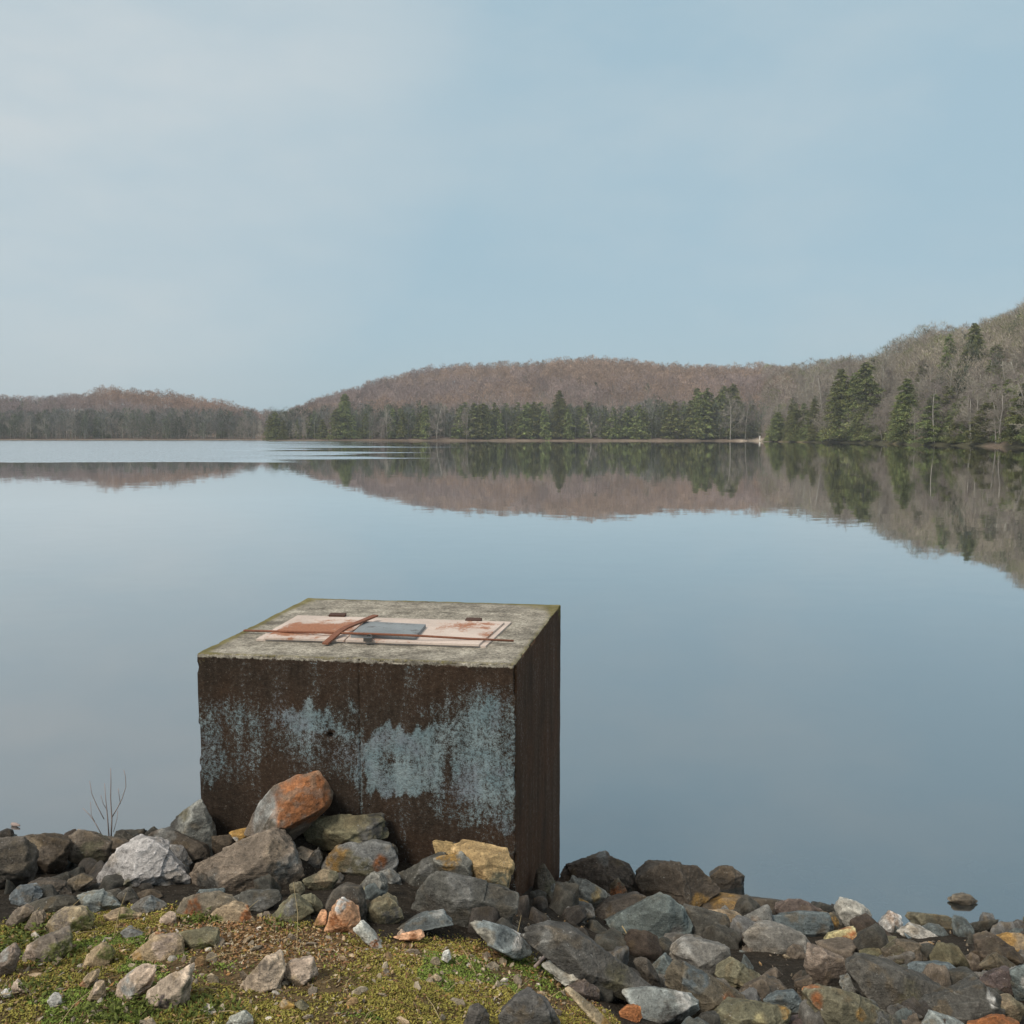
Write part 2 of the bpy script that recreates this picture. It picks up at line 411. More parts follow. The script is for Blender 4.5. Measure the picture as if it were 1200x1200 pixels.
rock([(467,1023),(490,1010),(516,1004),(531,1018),(505,1031),(485,1045),(460,1051),(457,1045)], 'dgrey', 'dark grey slab slanting left of the large flat-topped grey slab', [('grey',500,1014,9)], d=3.98)
rock([(508,1006),(540,998),(553,1010),(551,1027),(525,1029),(511,1017)], 'grey', 'grey rock with an ochre stained top in front of the golden boulder', [('ochre',528,1003,13)], d=3.96)
rock([(478,1074),(490,1050),(508,1027),(519,1020),(560,1033),(597,1041),(605,1044),(605,1066),(600,1082),(560,1086),(520,1083),(482,1081)], 'dgrey', 'large flat-topped grey slab in front of the right front corner of the block', [('grey',540,1032,22),('dark',510,1060,18)], name='boulder', th=.36)
rock([(528,1076),(545,1058),(557,1053),(575,1056),(590,1070),(603,1087),(595,1093),(560,1086),(535,1085)], 'dgrey', 'dark wedge with a pale green edge below the large flat-topped slab', [('paleblue',545,1062,9)])
rock([(444,1091),(462,1079),(490,1075),(512,1063),(522,1070),(535,1084),(530,1093),(500,1094),(470,1091),(448,1095)], 'bluegrey', 'blue grey peaked slab with an ochre left end at the edge of the moss', [('ochre',456,1086,10),('lgrey',512,1070,6)])
rock([(536,1085),(560,1078),(582,1084),(605,1096),(622,1111),(600,1123),(585,1109),(550,1097)], 'paleblue', 'pale blue slab on the moss edge below the dark wedge', [('white',606,1103,6),('bluegrey',590,1092,10)])
rock([(460,1098),(475,1093),(492,1092),(497,1097),(490,1101),(470,1101)], 'peach', 'small flat orange and white stone under the blue grey peaked slab', [('rust',484,1097,5)], group=MOSSG)
# --- right of the block
rock([(624,1052),(630,1022),(638,1015),(651,1036),(658,1047),(646,1063),(629,1070)], 'brown', 'tall olive brown stone standing at the right face of the block', [('olive',645,1035,8),('lgrey',648,1038,4)], d=4.62)
rock([(646,1025),(685,1012),(698,1002),(709,1000),(722,1006),(740,1020),(753,1045),(740,1052),(700,1050),(665,1047)], 'dbrown', 'wide dark boulder at the waterline right behind the block', [('grey',706,1006,7),('dark',735,1035,14)], name='boulder', d=5.55)
rock([(664,1054),(667,1027),(672,1023),(690,1034),(702,1039),(709,1048),(700,1058),(686,1061)], 'grey', 'pale green grey angular stone right of the tall olive brown stone', [('lgrey',672,1042,7),('gold',697,1045,7)], d=5.05)
rock([(708,1052),(715,1038),(724,1029),(730,1038),(738,1049),(720,1056)], 'brown', 'pointed rust brown stone in front of the wide dark waterline boulder', [('rust',724,1044,10)], d=5.15)
rock([(640,1068),(650,1054),(664,1052),(690,1062),(694,1072),(670,1083),(645,1081)], 'ochre', 'rounded mossy ochre stone below the pale green grey one', [('brown',668,1074,14)], d=4.75)
rock([(752,1034),(765,1022),(785,1014),(815,1016),(828,1028),(841,1043),(836,1053),(820,1063),(795,1063),(760,1049)], 'dbrown', 'round dark brown boulder at the waterline with a tan underside', [('ochre',815,1055,14)], name='boulder', d=5.45)
rock([(832,1027),(845,1017),(858,1017),(871,1027),(872,1034),(852,1039),(835,1036)], 'dbrown', 'small dark rock sitting alone in the water beyond the waterline', [('warm',866,1026,6)], d=5.72, emb=.5)
rock([(812,1067),(850,1054),(900,1056),(934,1060),(908,1076),(860,1076)], 'brown', 'low tan ledge of stone right at the waterline below the lone water rock', [('ochre',850,1062,20)], d=5.35, th=.5)
rock([(706,1084),(735,1070),(762,1055),(780,1051),(799,1064),(808,1090),(802,1108),(760,1110),(722,1104)], 'bluegrey', 'large dark blue grey boulder with a slanting top, biggest on the right bank', [('dark',720,1098,18),('grey',790,1085,9)], d=4.7, name='boulder')
rock([(712,1098),(760,1102),(802,1104),(792,1128),(755,1132),(716,1120)], 'dbrown', 'brown earthy boulder supporting the large dark blue grey boulder', [('dark',760,1125,20)], d=4.55, name='boulder')
rock([(688,1077),(710,1058),(745,1049),(762,1055),(738,1073),(714,1092),(695,1092)], 'dark', 'rough black rock on the left shoulder of the large dark blue grey boulder', [('warm',716,1070,6)], d=4.85)
rock([(800,1070),(815,1066),(850,1074),(859,1090),(851,1109),(825,1113),(806,1106)], 'dgrey', 'rough dark grey rock touching the right of the large blue grey boulder', [('grey',840,1100,9)], d=4.78)
rock([(803,1067),(840,1067),(869,1076),(866,1086),(840,1082)], 'tan', 'pale flat tan stone between the rough dark grey rock and the waterline ledge', d=5.0)
rock([(856,1089),(870,1076),(897,1063),(902,1072),(896,1088),(880,1093),(865,1095)], 'grey', 'upright grey wedge below the tan waterline ledge', [('warm',884,1074,6)], d=4.95)
rock([(909,1063),(925,1055),(945,1055),(964,1066),(963,1073),(935,1075),(911,1073)], 'purple', 'dark maroon rock at the waterline on the right bank', d=5.25)
rock([(889,1087),(905,1074),(940,1070),(967,1072),(973,1090),(962,1105),(940,1103),(905,1093)], 'bluegrey', 'blue grey streaked slab below the maroon waterline rock', [('brown',962,1088,10)], d=4.98)
rock([(962,1069),(975,1071),(993,1086),(986,1092),(968,1090)], 'brown', 'small rust brown stone left of the tilted white grey boulder', [('ochre',975,1078,6)], d=5.1)
rock([(981,1066),(988,1054),(1000,1055),(1018,1064),(1027,1078),(1023,1088),(1010,1089),(992,1085)], 'lgrey', 'tilted oval white grey boulder at the waterline on the right bank', [('brown',1020,1084,6)], d=5.2)
rock([(1019,1094),(1035,1078),(1044,1068),(1056,1074),(1056,1088),(1045,1097),(1025,1098)], 'white', 'whitest peaked rock at the waterline right of the oval boulder', [('pink',1046,1074,8)], d=5.15)
rock([(1060,1084),(1085,1072),(1110,1075),(1129,1087),(1127,1105),(1115,1108),(1085,1093)], 'olive', 'flat-topped olive block at the water on the right bank', [('brown',1122,1096,9)], d=5.2)
rock([(1054,1095),(1068,1086),(1090,1093),(1118,1107),(1112,1114),(1085,1110)], 'lgrey', 'pale grey slab lying under the dark rounded cobble', d=4.95)
rock([(1081,1093),(1092,1086),(1105,1088),(1113,1098),(1105,1102),(1088,1098)], 'bluegrey', 'dark blue rounded cobble on top of the pale grey slab', d=5.0, rough=.5)
rock([(1064,1100),(1050,1094),(1058,1092),(1076,1104),(1070,1108)], 'bluegrey', 'thin blue grey sliver left of the pale grey slab', d=4.9)
rock([(962,1109),(972,1096),(990,1091),(1001,1091),(1004,1112),(1000,1117),(975,1117)], 'yellow', 'yellow quartz rock with an orange corner on the right bank', [('orange',995,1096,9)], d=4.72)
rock([(872,1098),(890,1086),(920,1089),(938,1096),(949,1112),(947,1126),(930,1131),(905,1125),(885,1116)], 'grey', 'big rounded grey boulder right of the flat grey slab, speckled all over', [('warm',925,1112,10)], d=4.55, name='boulder')
rock([(868,1110),(880,1102),(900,1120),(946,1128),(936,1151),(905,1160),(884,1142),(870,1122)], 'bluegrey', 'dark boulder carrying the big rounded speckled boulder', [('brown',880,1118,14)], d=4.5, name='boulder')
rock([(947,1115),(960,1111),(990,1125),(993,1140),(975,1157),(955,1150),(943,1132)], 'warm', 'grey brown block right below the big rounded speckled boulder', [('dark',975,1150,10)])
rock([(784,1121),(800,1107),(825,1106),(851,1112),(853,1125),(838,1144),(815,1139),(790,1129)], 'grey', 'smooth grey block with a pale top edge below the rough dark grey rock', [('lgrey',802,1110,6)])
rock([(838,1143),(861,1126),(889,1142),(880,1154),(850,1152)], 'olive', 'roof-shaped brown stone between the smooth grey block and the carrying boulder')
rock([(780,1146),(788,1130),(800,1128),(830,1145),(870,1160),(862,1181),(830,1192),(800,1187),(785,1167)], 'brown', 'broad rust brown slab with pale spots in the lower middle of the right bank', [('bluegrey',815,1142,14),('rust',850,1176,14)], name='boulder')
rock([(761,1136),(778,1120),(791,1132),(786,1151),(772,1149)], 'bluegrey', 'upright blue grey splinter beside the rust brown slab')
rock([(744,1128),(758,1122),(772,1146),(776,1158),(760,1156)], 'dark', 'dark narrow rock left of the blue grey splinter')
rock([(610,1097),(635,1090),(676,1095),(692,1106),(722,1125),(762,1150),(770,1163),(740,1164),(700,1152),(660,1132),(625,1114)], 'dgrey', 'long dark sloping slab running down from the block to the orange chunk', [('olive',720,1150,22),('grey',640,1100,14)], name='boulder', th=.3)
rock([(636,1132),(655,1122),(670,1121),(689,1135),(700,1153),(680,1157),(650,1144)], 'lgrey', 'pale grey green wedge on the moss edge under the long sloping slab', [('olive',680,1146,9)])
rock([(667,1156),(685,1147),(701,1160),(701,1169),(680,1170)], 'purple', 'small purple black stone below the pale grey green wedge')
rock([(716,1163),(728,1154),(741,1160),(748,1172),(730,1172)], 'purple', 'small dusky stone under the foot of the long sloping slab', [('pink',736,1158,6)])
rock([(733,1163),(765,1160),(800,1165),(817,1170),(815,1183),(790,1194),(765,1196),(745,1182)], 'paleblue', 'pale blue grey slab with a broken front edge by the orange chunk', [('dgrey',780,1186,16),('white',800,1168,9)])
rock([(727,1186),(735,1180),(751,1179),(753,1192),(742,1199),(730,1195)], 'orange', 'bright orange chunk of stone at the bottom of the right bank')
rock([(822,1202),(845,1185),(870,1176),(900,1179),(927,1186),(918,1204),(880,1214),(832,1214)], 'olive', 'mossy stone with yellow spots at the bottom edge, left of the blue black stone', [('yellow',885,1186,8),('ochre',920,1184,7)], name='boulder')
rock([(943,1182),(955,1164),(975,1160),(1010,1170),(1042,1190),(1045,1212),(960,1216),(944,1200)], 'olive', 'olive boulder with orange lichen at the bottom edge of the photo', [('orange',957,1168,9),('ochre',1003,1180,7),('grey',1030,1195,14)], name='boulder')
rock([(897,1173),(915,1165),(930,1164),(943,1178),(941,1189),(915,1184)], 'bluegrey', 'small blue black stone left of the olive boulder with orange lichen')
rock([(1036,1119),(1055,1105),(1076,1108),(1088,1125),(1078,1137),(1055,1137),(1040,1129)], 'brown', 'angular brown block below the whitest peaked rock', [('olive',1050,1116,9),('dbrown',1075,1120,9)])
rock([(1003,1096),(1020,1089),(1034,1105),(1031,1115),(1008,1117)], 'brown', 'brown stone touching the right of the yellow quartz rock', d=4.76)
rock([(1020,1097),(1050,1098),(1051,1108),(1035,1119),(1031,1109)], 'olive', 'olive streaked stone under the whitest peaked rock', d=4.82)
rock([(1009,1119),(1030,1112),(1043,1122),(1030,1129),(1011,1128)], 'olive', 'low mossy stone below the yellow quartz rock')
rock([(1142,1121),(1145,1104),(1168,1097),(1186,1110),(1203,1125),(1196,1132),(1160,1124)], 'dbrown', 'dark brown slab at the water near the right edge', [('brown',1160,1104,10)])
rock([(1166,1103),(1185,1095),(1218,1097),(1218,1122),(1195,1117)], 'ochre', 'tan rock at the water cut by the right edge', [('tan',1195,1102,12)])
rock([(1148,1131),(1168,1118),(1190,1132),(1170,1140)], 'brown', 'small roof-shaped brown stone in front of the dark brown slab near the right edge')
rock([(1066,1192),(1095,1170),(1120,1160),(1150,1151),(1172,1170),(1162,1192),(1130,1202),(1085,1202)], 'dgrey', 'large dark grey slab with white flecks near the bottom right corner', [('white',1156,1164,6)], name='boulder')
rock([(998,1136),(1015,1125),(1045,1137),(1100,1150),(1112,1163),(1080,1182),(1040,1180),(1008,1160)], 'dgrey', 'long streaked dark slab across the middle of the right bank', [('white',1006,1164,7),('olive',1060,1165,20)], name='boulder')
rock([(1063,1139),(1080,1130),(1115,1131),(1127,1142),(1100,1148),(1075,1143)], 'bluegrey', 'flat blue grey slab below the angular brown block')
rock([(1093,1149),(1118,1141),(1137,1150),(1131,1164),(1105,1164)], 'brown', 'small brown block between the flat blue grey slab and the flecked dark slab', [('warm',1115,1146,7)])
rock([(1148,1152),(1170,1140),(1191,1140),(1190,1166),(1172,1170)], 'purple', 'purple grey rock right of the flecked dark slab')
rock([(1184,1140),(1200,1132),(1218,1134),(1218,1172),(1192,1168)], 'bluegrey', 'blue grey rock cut by the right edge, in front of the dark brown slab', [('lgrey',1196,1146,6)])
rock([(1148,1192),(1165,1176),(1190,1169),(1202,1182),(1184,1199),(1155,1201)], 'olive', 'pale olive rock in the bottom right corner', [('tan',1180,1180,12)])
rock([(1136,1200),(1165,1192),(1194,1198),(1192,1214),(1142,1214)], 'rust', 'rust red stone at the bottom edge in the right corner')
rock([(1082,1200),(1093,1188),(1110,1193),(1130,1203),(1115,1214),(1085,1214)], 'paleblue', 'pale blue pointed stone at the bottom edge under the flecked slab')
rock([(1078,1113),(1100,1107),(1125,1114),(1152,1125),(1142,1137),(1110,1132),(1085,1124)], 'warm', 'warm grey flat rock below the pale slab and dark cobble', [('tan',1130,1122,10)], d=4.75)
rock([(1076,1109),(1090,1107),(1103,1125),(1096,1134),(1081,1126)], 'pink', 'pale pinkish upright stone beside the angular brown block', d=4.68)
rock([(866,1162),(890,1151),(915,1155),(926,1166),(905,1174),(882,1181),(868,1174)], 'brown', 'flat brown rock left of the small blue black stone', [('dgrey',905,1160,9)])
rock([(934,1152),(950,1147),(962,1165),(945,1174),(931,1164)], 'dbrown', 'dark brown stone above the orange lichen boulder')
rock([(984,1151),(1000,1145),(1011,1160),(1006,1174),(988,1164)], 'grey', 'grey stone left of the long streaked slab')
rock([(925,1200),(955,1190),(980,1192),(992,1214),(925,1214)], 'purple', 'dusky flat stone cut by the bottom edge, left part of the orange lichen boulder foot')
rock([(1040,1184),(1062,1178),(1080,1190),(1070,1206),(1045,1204)], 'dgrey', 'grey stone between the orange lichen boulder and the flecked dark slab')
rock([(1112,1056),(1120,1050),(1136,1049),(1146,1056),(1130,1061)], 'warm', 'stone barely breaking the water surface off the right bank', [('brown',1122,1055,5)], d=5.5)
# --- stones at the edge of and in the moss
rock([(11,1051),(20,1040),(38,1039),(49,1050),(40,1059),(18,1059)], 'bluegrey', 'rounded blue grey stone at the left edge below the dark boulders', group=MOSSG)
rock([(33,1036),(50,1031),(76,1036),(84,1045),(80,1052),(55,1052)], 'dbrown', 'flat dark brown stone under the overhanging cracked boulder')
rock([(72,1035),(95,1024),(109,1031),(96,1041),(85,1047)], 'brown', 'roof-shaped brown stone left of the pale granite boulder')
rock([(28,1062),(45,1056),(75,1049),(90,1050),(93,1066),(70,1073),(35,1070)], 'dark', 'long dark stone left of the pale blue green one', group=MOSSG)
rock([(85,1057),(92,1050),(120,1046),(135,1054),(142,1062),(125,1069),(95,1070)], 'paleblue', 'pale blue green stone below the speckled granite boulder', [('bluegrey',110,1064,10)])
rock([(118,1046),(135,1042),(145,1052),(135,1057)], 'dgrey', 'small dark grey stone behind the pale blue green one')
rock([(137,1049),(150,1040),(163,1054),(150,1059)], 'dgrey', 'small triangular dark stone under the speckled granite boulder')
rock([(159,1047),(175,1041),(191,1050),(181,1057),(165,1056)], 'dbrown', 'small brown stone under the right foot of the speckled granite boulder')
rock([(154,1063),(165,1054),(175,1051),(194,1062),(192,1071),(175,1073)], 'grey', 'grey wedge between the blue green stone and the rust cavity rock', [('paleblue',178,1058,7)])
rock([(4,1081),(15,1068),(28,1062),(39,1068),(31,1079),(10,1088)], 'warm', 'grey brown stone near the left edge above the moss', group=MOSSG)
rock([(29,1084),(38,1070),(50,1066),(56,1075),(48,1088),(35,1092)], 'warm', 'upright grey brown stone left of the long tan stone', group=MOSSG)
rock([(48,1090),(58,1076),(75,1065),(91,1064),(101,1072),(109,1085),(90,1093),(60,1096)], 'tan', 'long tan stone with a rounded back at the upper left of the moss', [('mossy',98,1082,12),('warm',75,1075,14)], group=MOSSG)
rock([(27,1121),(32,1108),(45,1101),(68,1091),(82,1098),(86,1112),(70,1123),(40,1125)], 'warm', 'tan stone half covered in moss and weeds near the left edge', [('mossy',72,1108,14),('pink',36,1114,8)], group=MOSSG)
rock([(-6,1132),(2,1115),(14,1110),(21,1120),(15,1137),(-6,1142)], 'warm', 'mottled grey stone cut by the left edge in the moss', [('lgrey',6,1118,7)], group=MOSSG)
rock([(96,1132),(102,1118),(118,1108),(128,1110),(133,1122),(122,1134)], 'tan', 'tan triangular stone with a mossy right side in the middle of the left moss', [('mossy',126,1116,9)], group=MOSSG)
rock([(136,1165),(140,1152),(160,1138),(186,1132),(190,1140),(179,1152),(172,1169),(150,1171)], 'pink', 'left half of the pinkish split stone in the moss', [('lgrey',152,1152,10)], group=MOSSG)
rock([(170,1171),(172,1158),(195,1145),(222,1127),(227,1140),(222,1171),(205,1179),(180,1175)], 'pink', 'right half of the pinkish split stone with a dark front notch', [('purple',200,1166,9),('olive',222,1150,6)], group=MOSSG)
rock([(150,1119),(168,1108),(182,1098),(200,1096),(212,1103),(214,1119),(200,1127),(170,1127)], 'tan', 'orange tan peaked stone behind the pinkish split stone', [('pink',195,1106,12),('ochre',165,1118,9)], group=MOSSG)
rock([(209,1093),(225,1090),(254,1093),(255,1109),(236,1117),(218,1109)], 'olive', 'mossy square stone right of the orange tan peaked stone', [('mossy',240,1106,9)], group=MOSSG)
rock([(279,1159),(282,1148),(300,1132),(312,1119),(325,1119),(333,1135),(327,1149),(300,1160)], 'pink', 'largest pale stone in the moss, left of the pointed pale one', [('warm',315,1135,12)], group=MOSSG)
rock([(326,1142),(340,1128),(366,1123),(371,1140),(350,1154),(334,1152)], 'pink', 'pale pointed stone touching the right of the largest pale moss stone', [('tan',348,1144,8)], group=MOSSG)
rock([(203,1074),(215,1052),(250,1047),(276,1056),(264,1067),(240,1077),(214,1078)], 'warm', 'grey brown rock with a rust red hollow at the top of the moss', [('rust',232,1062,13)])
rock([(239,1079),(255,1064),(272,1057),(292,1066),(299,1081),(285,1086),(250,1086)], 'tan', 'ochre stone with a rusty right side in front of the rust hollow rock', [('orange',290,1070,7),('mossy',258,1078,8)])
rock([(226,1051),(235,1043),(262,1041),(263,1053),(245,1055)], 'bluegrey', 'small blue grey stone between the largest boulder and the rust hollow rock')
rock([(121,1073),(145,1064),(166,1072),(150,1081),(128,1083)], 'tan', 'flat mossy tan stone below the pale blue green stone', [('mossy',150,1074,9)], group=MOSSG)
rock([(184,1079),(198,1070),(206,1072),(206,1083),(190,1087)], 'pink', 'small pale stone left of the rust hollow rock', group=MOSSG)
rock([(140,1093),(150,1086),(167,1096),(160,1101),(145,1099)], 'grey', 'small flat grey stone in the upper moss', group=MOSSG)
rock([(171,1101),(182,1091),(189,1094),(185,1105),(175,1106)], 'tan', 'small tan stone behind the left of the orange tan peaked stone', [('orange',187,1094,4)], group=MOSSG)
rock([(91,1153),(105,1140),(112,1138),(116,1144),(101,1159),(94,1159)], 'tan', 'oblong tan stone like a short log in the left moss', [('orange',97,1152,5)], group=MOSSG)
rock([(101,1169),(112,1152),(122,1150),(126,1165),(112,1174)], 'tan', 'tan rounded stone left of the pinkish split stone', [('pink',114,1156,5)], group=MOSSG)
rock([(12,1159),(18,1147),(29,1158),(21,1163)], 'pink', 'small pink triangular stone near the left edge in the moss', group=MOSSG)
rock([(-1,1165),(6,1159),(13,1163),(13,1168),(2,1168)], 'white', 'small white stone at the left edge in the moss', group=MOSSG)
rock([(55,1173),(62,1164),(72,1168),(73,1175),(62,1179)], 'lgrey', 'small blue white stone in the lower left moss', [('white',62,1170,5)], group=MOSSG)
rock([(264,1201),(270,1192),(285,1185),(296,1195),(293,1210),(267,1210)], 'lgrey', 'pale grey stone at the bottom edge left of the two ochre stones', group=MOSSG)
rock([(323,1183),(330,1172),(345,1178),(343,1185)], 'ochre', 'left ochre stone below the largest pale moss stone', [('tan',332,1175,5)], group=MOSSG)
rock([(345,1177),(352,1173),(363,1180),(355,1185)], 'olive', 'right ochre stone with a mossy top below the pale pointed stone', group=MOSSG)
rock([(516,1123),(520,1115),(526,1113),(529,1122),(524,1127)], 'white', 'brightest white pebble in the moss under the blue grey peaked slab', group=MOSSG, name='pebble')
rock([(465,1095),(470,1089),(475,1094),(472,1099)], 'pink', 'small pink pebble at the left end of the blue grey peaked slab', group=MOSSG, name='pebble')
rock([(639,1123),(645,1117),(650,1123),(645,1129)], 'peach', 'small orange pebble at the top of the pale grey green wedge', group=MOSSG, name='pebble')
rock([(504,1146),(510,1142),(519,1147),(517,1152),(508,1151)], 'tan', 'small tan stone alone in the middle of the right moss', group=MOSSG, name='pebble')
rock([(588,1192),(605,1174),(625,1169),(646,1180),(657,1199),(642,1216),(594,1212)], 'dgrey', 'dark grey rounded stone at the bottom edge right of its smaller neighbour', group=MOSSG)
rock([(542,1202),(550,1184),(562,1179),(575,1190),(574,1208),(545,1212)], 'dgrey', 'smaller dark grey stone at the bottom edge in the moss', group=MOSSG)
rock([(654,1163),(668,1159),(700,1184),(724,1202),(706,1206),(680,1181)], 'tan', 'long flat tan sliver of stone at the lower right edge of the moss', [('ochre',710,1196,8)], group=MOSSG, th=.2)

# ------------------------------------------------------------------ rubble between the rocks (copies of ten shapes)
protos = []
for k in range(12):
    rg = np.random.default_rng(900 + k); n = 7
    a = np.sort(rg.uniform(0, 2*math.pi, n) * .25 + np.arange(n)*2*math.pi/n)
    ab = [(math.cos(t)*rg.uniform(.85, 1.1), math.sin(t)*rg.uniform(.6, .85)) for t in a]
    col = ['dark', 'dgrey', 'grey', 'dbrown', 'grey', 'warm', 'dgrey', 'bluegrey', 'dark', 'dgrey', 'brown', 'olive'][k]
    me = rock_mesh('rubble_stone', ab, .6, 700 + k, 4, C_[col], [], 1.1)
    protos.append(me)
def rubble(n, xlo, xhi, ylo, yhi, slo, shi, cond):
    k = 0; tries = 0
    while k < n and tries < 20000:
        tries += 1
        x = random.uniform(xlo, xhi); y = random.uniform(ylo, yhi)
        if not cond(x, y) or bool(in_box(x, y, .06)): continue
        s = random.uniform(slo, shi)
        o = bpy.data.objects.new('rubble_stone', random.choice(protos[:10] if random.random() < .88 else protos))
        o.location = (x, y, terr(x, y) + s*random.uniform(-.25, .3)); o.scale = (s, s, s)
        o.rotation_euler = (random.uniform(0, 6.28), random.uniform(0, 6.28), random.uniform(0, 6.28))
        COL.objects.link(o)
        tag(o, 'small dull rubble stone wedged among the bigger shore rocks', 'rubble stone', 'rubble wedged among the shore rocks')
        k += 1
rubble(118, -3.3, .3, 3.55, 4.9, .045, .10, lambda x, y: y > grass_lim(x) + .02)
rubble(180, -.2, 3.1, 2.3, 5.4, .06, .14, lambda x, y: y > grass_lim(x) + .02 and x > -.2)

k = 0
while k < 46:
    x = random.uniform(.4, 3.2); y = random.uniform(5.35, 6.7); s = random.uniform(.06, .15)
    if bool(in_box(x, y, .1)): continue
    o = bpy.data.objects.new('drowned_stone', random.choice(protos)); o.location = (x, y, min(terr(x, y), -s*.9) + s*.1); o.scale = (s, s, s*.7); o.rotation_euler = (random.uniform(-.3, .3), random.uniform(-.3, .3), random.uniform(0, 6.28)); COL.objects.link(o)
    tag(o, 'dim stone lying under the shallow water off the right bank', 'rock', 'stones under the shallow water'); k += 1
# ------------------------------------------------------------------ near ground mesh
def axis(lo, a, b, hi, step):
    mid = np.arange(a, b + 1e-6, step)
    def geo(start, end, sgn):
        out = []; s = step*1.6; p = start
        while (end - p)*sgn > 0:
            p = p + sgn*s; s *= 1.35; out.append(p)
        out[-1] = end; return out
    return np.array(list(reversed(geo(a, lo, -1))) + list(mid) + geo(b, hi, 1))
GX = axis(-1900, -3.3, 3.6, 1900, .022); GY = axis(-300, 2.0, 6.4, 2150, .022)
XX, YY = np.meshgrid(GX, GY); ZZ = terr(XX, YY)
near = (np.abs(XX) < 12) & (YY > -6) & (YY < 12)
nz = fbm2(XX, YY, 2.1, 3, 5) - .5; nf = fbm2(XX, YY, 16, 8, 4) - .5
ZZ = ZZ + near*(nz*.07 + nf*.018)
for (bx, by, bz, br) in BUMPS:
    br = max(br, .04); m = (np.abs(XX - bx) < br*1.8) & (np.abs(YY - by) < br*1.8)
    if not m.any(): continue
    dd = np.hypot(XX[m]-bx, YY[m]-by - .02)/br
    tgt = bz - .03 - .55*br*dd**2
    t0 = ZZ[m]; ZZ[m] = np.maximum(t0, np.minimum(tgt, t0 + .5))
inside = in_box(XX, YY, -.05)
ZZ = np.where(inside, np.minimum(ZZ, .6), ZZ)
gl = grass_lim(XX) + .05*(fbm2(XX, YY, 5, 77, 3) - .5)
grassy = sstep(.04, -.05, YY - gl)
mossn = fbm2(XX, YY, 3.2, 21, 5); mossf = fbm2(XX, YY, 19, 25, 4)
def moss_mask(x, y):
    n = fbm2(x, y, 3.2, 21, 5); f = fbm2(x, y, 19, 25, 4)
    px, py = to_px(np.stack([x, y, terr(x, y)], -1))
    br = np.exp(-(((px-290)/85)**2 + ((py-1102)/22)**2)) + .5*np.exp(-(((px-420)/70)**2 + ((py-1120)/20)**2)) + .5*np.exp(-(((px-560)/90)**2 + ((py-1112)/10)**2))
    return sstep(.385, .55, n*.6 + f*.4 - .16*br + .0), br
mm, brn = moss_mask(XX, YY)
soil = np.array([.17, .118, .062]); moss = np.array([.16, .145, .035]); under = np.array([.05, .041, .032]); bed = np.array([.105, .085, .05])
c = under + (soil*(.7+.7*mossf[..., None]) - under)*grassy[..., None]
c = c + (moss - c)*(mm*grassy*.75)[..., None]
c = c + (np.array([.24, .13, .055]) - c)*(np.clip(brn, 0, 1)*grassy*.6)[..., None]
wet = sstep(.02, -.12, ZZ)[..., None]; c = c + (bed - c)*wet
ny, nx = XX.shape; I = np.arange(ny*nx).reshape(ny, nx)
Fq = np.stack([I[:-1, :-1], I[:-1, 1:], I[1:, 1:], I[1:, :-1]], -1).reshape(-1, 4)
g = obj('ground', mesh_np('ground', np.stack([XX, YY, ZZ], -1).reshape(-1, 3), Fq, M_GROUND, True, c.reshape(-1, 3)))
tag(g, 'mossy earth bank sloping down to the lake bed', 'ground', kind='structure')
def ground_z(x, y):
    i = np.clip(np.searchsorted(GX, x) - 1, 0, len(GX)-2); j = np.clip(np.searchsorted(GY, y) - 1, 0, len(GY)-2)
    fx = (x - GX[i])/(GX[i+1]-GX[i]); fy = (y - GY[j])/(GY[j+1]-GY[j])
    return (ZZ[j, i]*(1-fx) + ZZ[j, i+1]*fx)*(1-fy) + (ZZ[j+1, i]*(1-fx) + ZZ[j+1, i+1]*fx)*fy

# moss and tiny leaves
def scatter_xy(n, xlo=-2.7, xhi=.85, ylo=1.8, yhi=3.95):
    x = rng.uniform(xlo, xhi, n); y = rng.uniform(ylo, yhi, n); k = y < grass_lim(x) + rng.normal(0, .035, n); return x[k], y[k]
def quad_cloud(x, y, z, sz, up, colr, elong=1.6):
    n = len(x); N = rng.normal(size=(n, 3)); N[:, 2] = np.abs(N[:, 2]) + up; N /= np.linalg.norm(N, axis=1)[:, None]
    T = np.cross(N, rng.normal(size=(n, 3))); T /= np.linalg.norm(T, axis=1)[:, None]; Bv = np.cross(N, T)
    C = np.stack([x, y, z], 1); s = sz[:, None]
    V = np.stack([C - T*s*elong, C - Bv*s*.7, C + T*s*elong + N*s*.5, C + Bv*s*.7], 1).reshape(-1, 3)
    return V, np.arange(n*4).reshape(n, 4), np.repeat(colr, 4, 0)
x, y = scatter_xy(600000); m, b = moss_mask(x, y); k = rng.uniform(size=len(x)) < m*.95 + .04; x, y = x[k], y[k]; m = m[k]
tn = fbm2(x, y, 6, 55, 3)[:, None]; big = fbm2(x, y, 28, 57, 3)
cl = np.array([.155, .15, .03])*(1-tn) + np.array([.37, .31, .075])*tn
br_ = rng.uniform(size=len(x)) < .22; cl[br_] = np.array([.15, .095, .035]); gr_ = (fbm2(x, y, 4.5, 91, 3) > .58); cl[gr_] = cl[gr_]*np.array([.62, .95, .8])
cl = cl*rng.uniform(.55, 1.5, (len(x), 1))
V, F, T = quad_cloud(x, y, ground_z(x, y) + .002 + .018*np.clip(big-.35, 0, 1)*rng.uniform(0, 1, len(x)), rng.uniform(.0019, .0043, len(x)), .5, cl)
tag(obj('moss', mesh_np('moss', V, F, M_LEAF, False, T)), 'yellow green moss carpeting the earth bank', 'moss', kind='stuff')
x, y = scatter_xy(130000); m, b = moss_mask(x, y); k = rng.uniform(size=len(x)) < .12 + .75*np.clip(b, 0, 1); x, y = x[k], y[k]
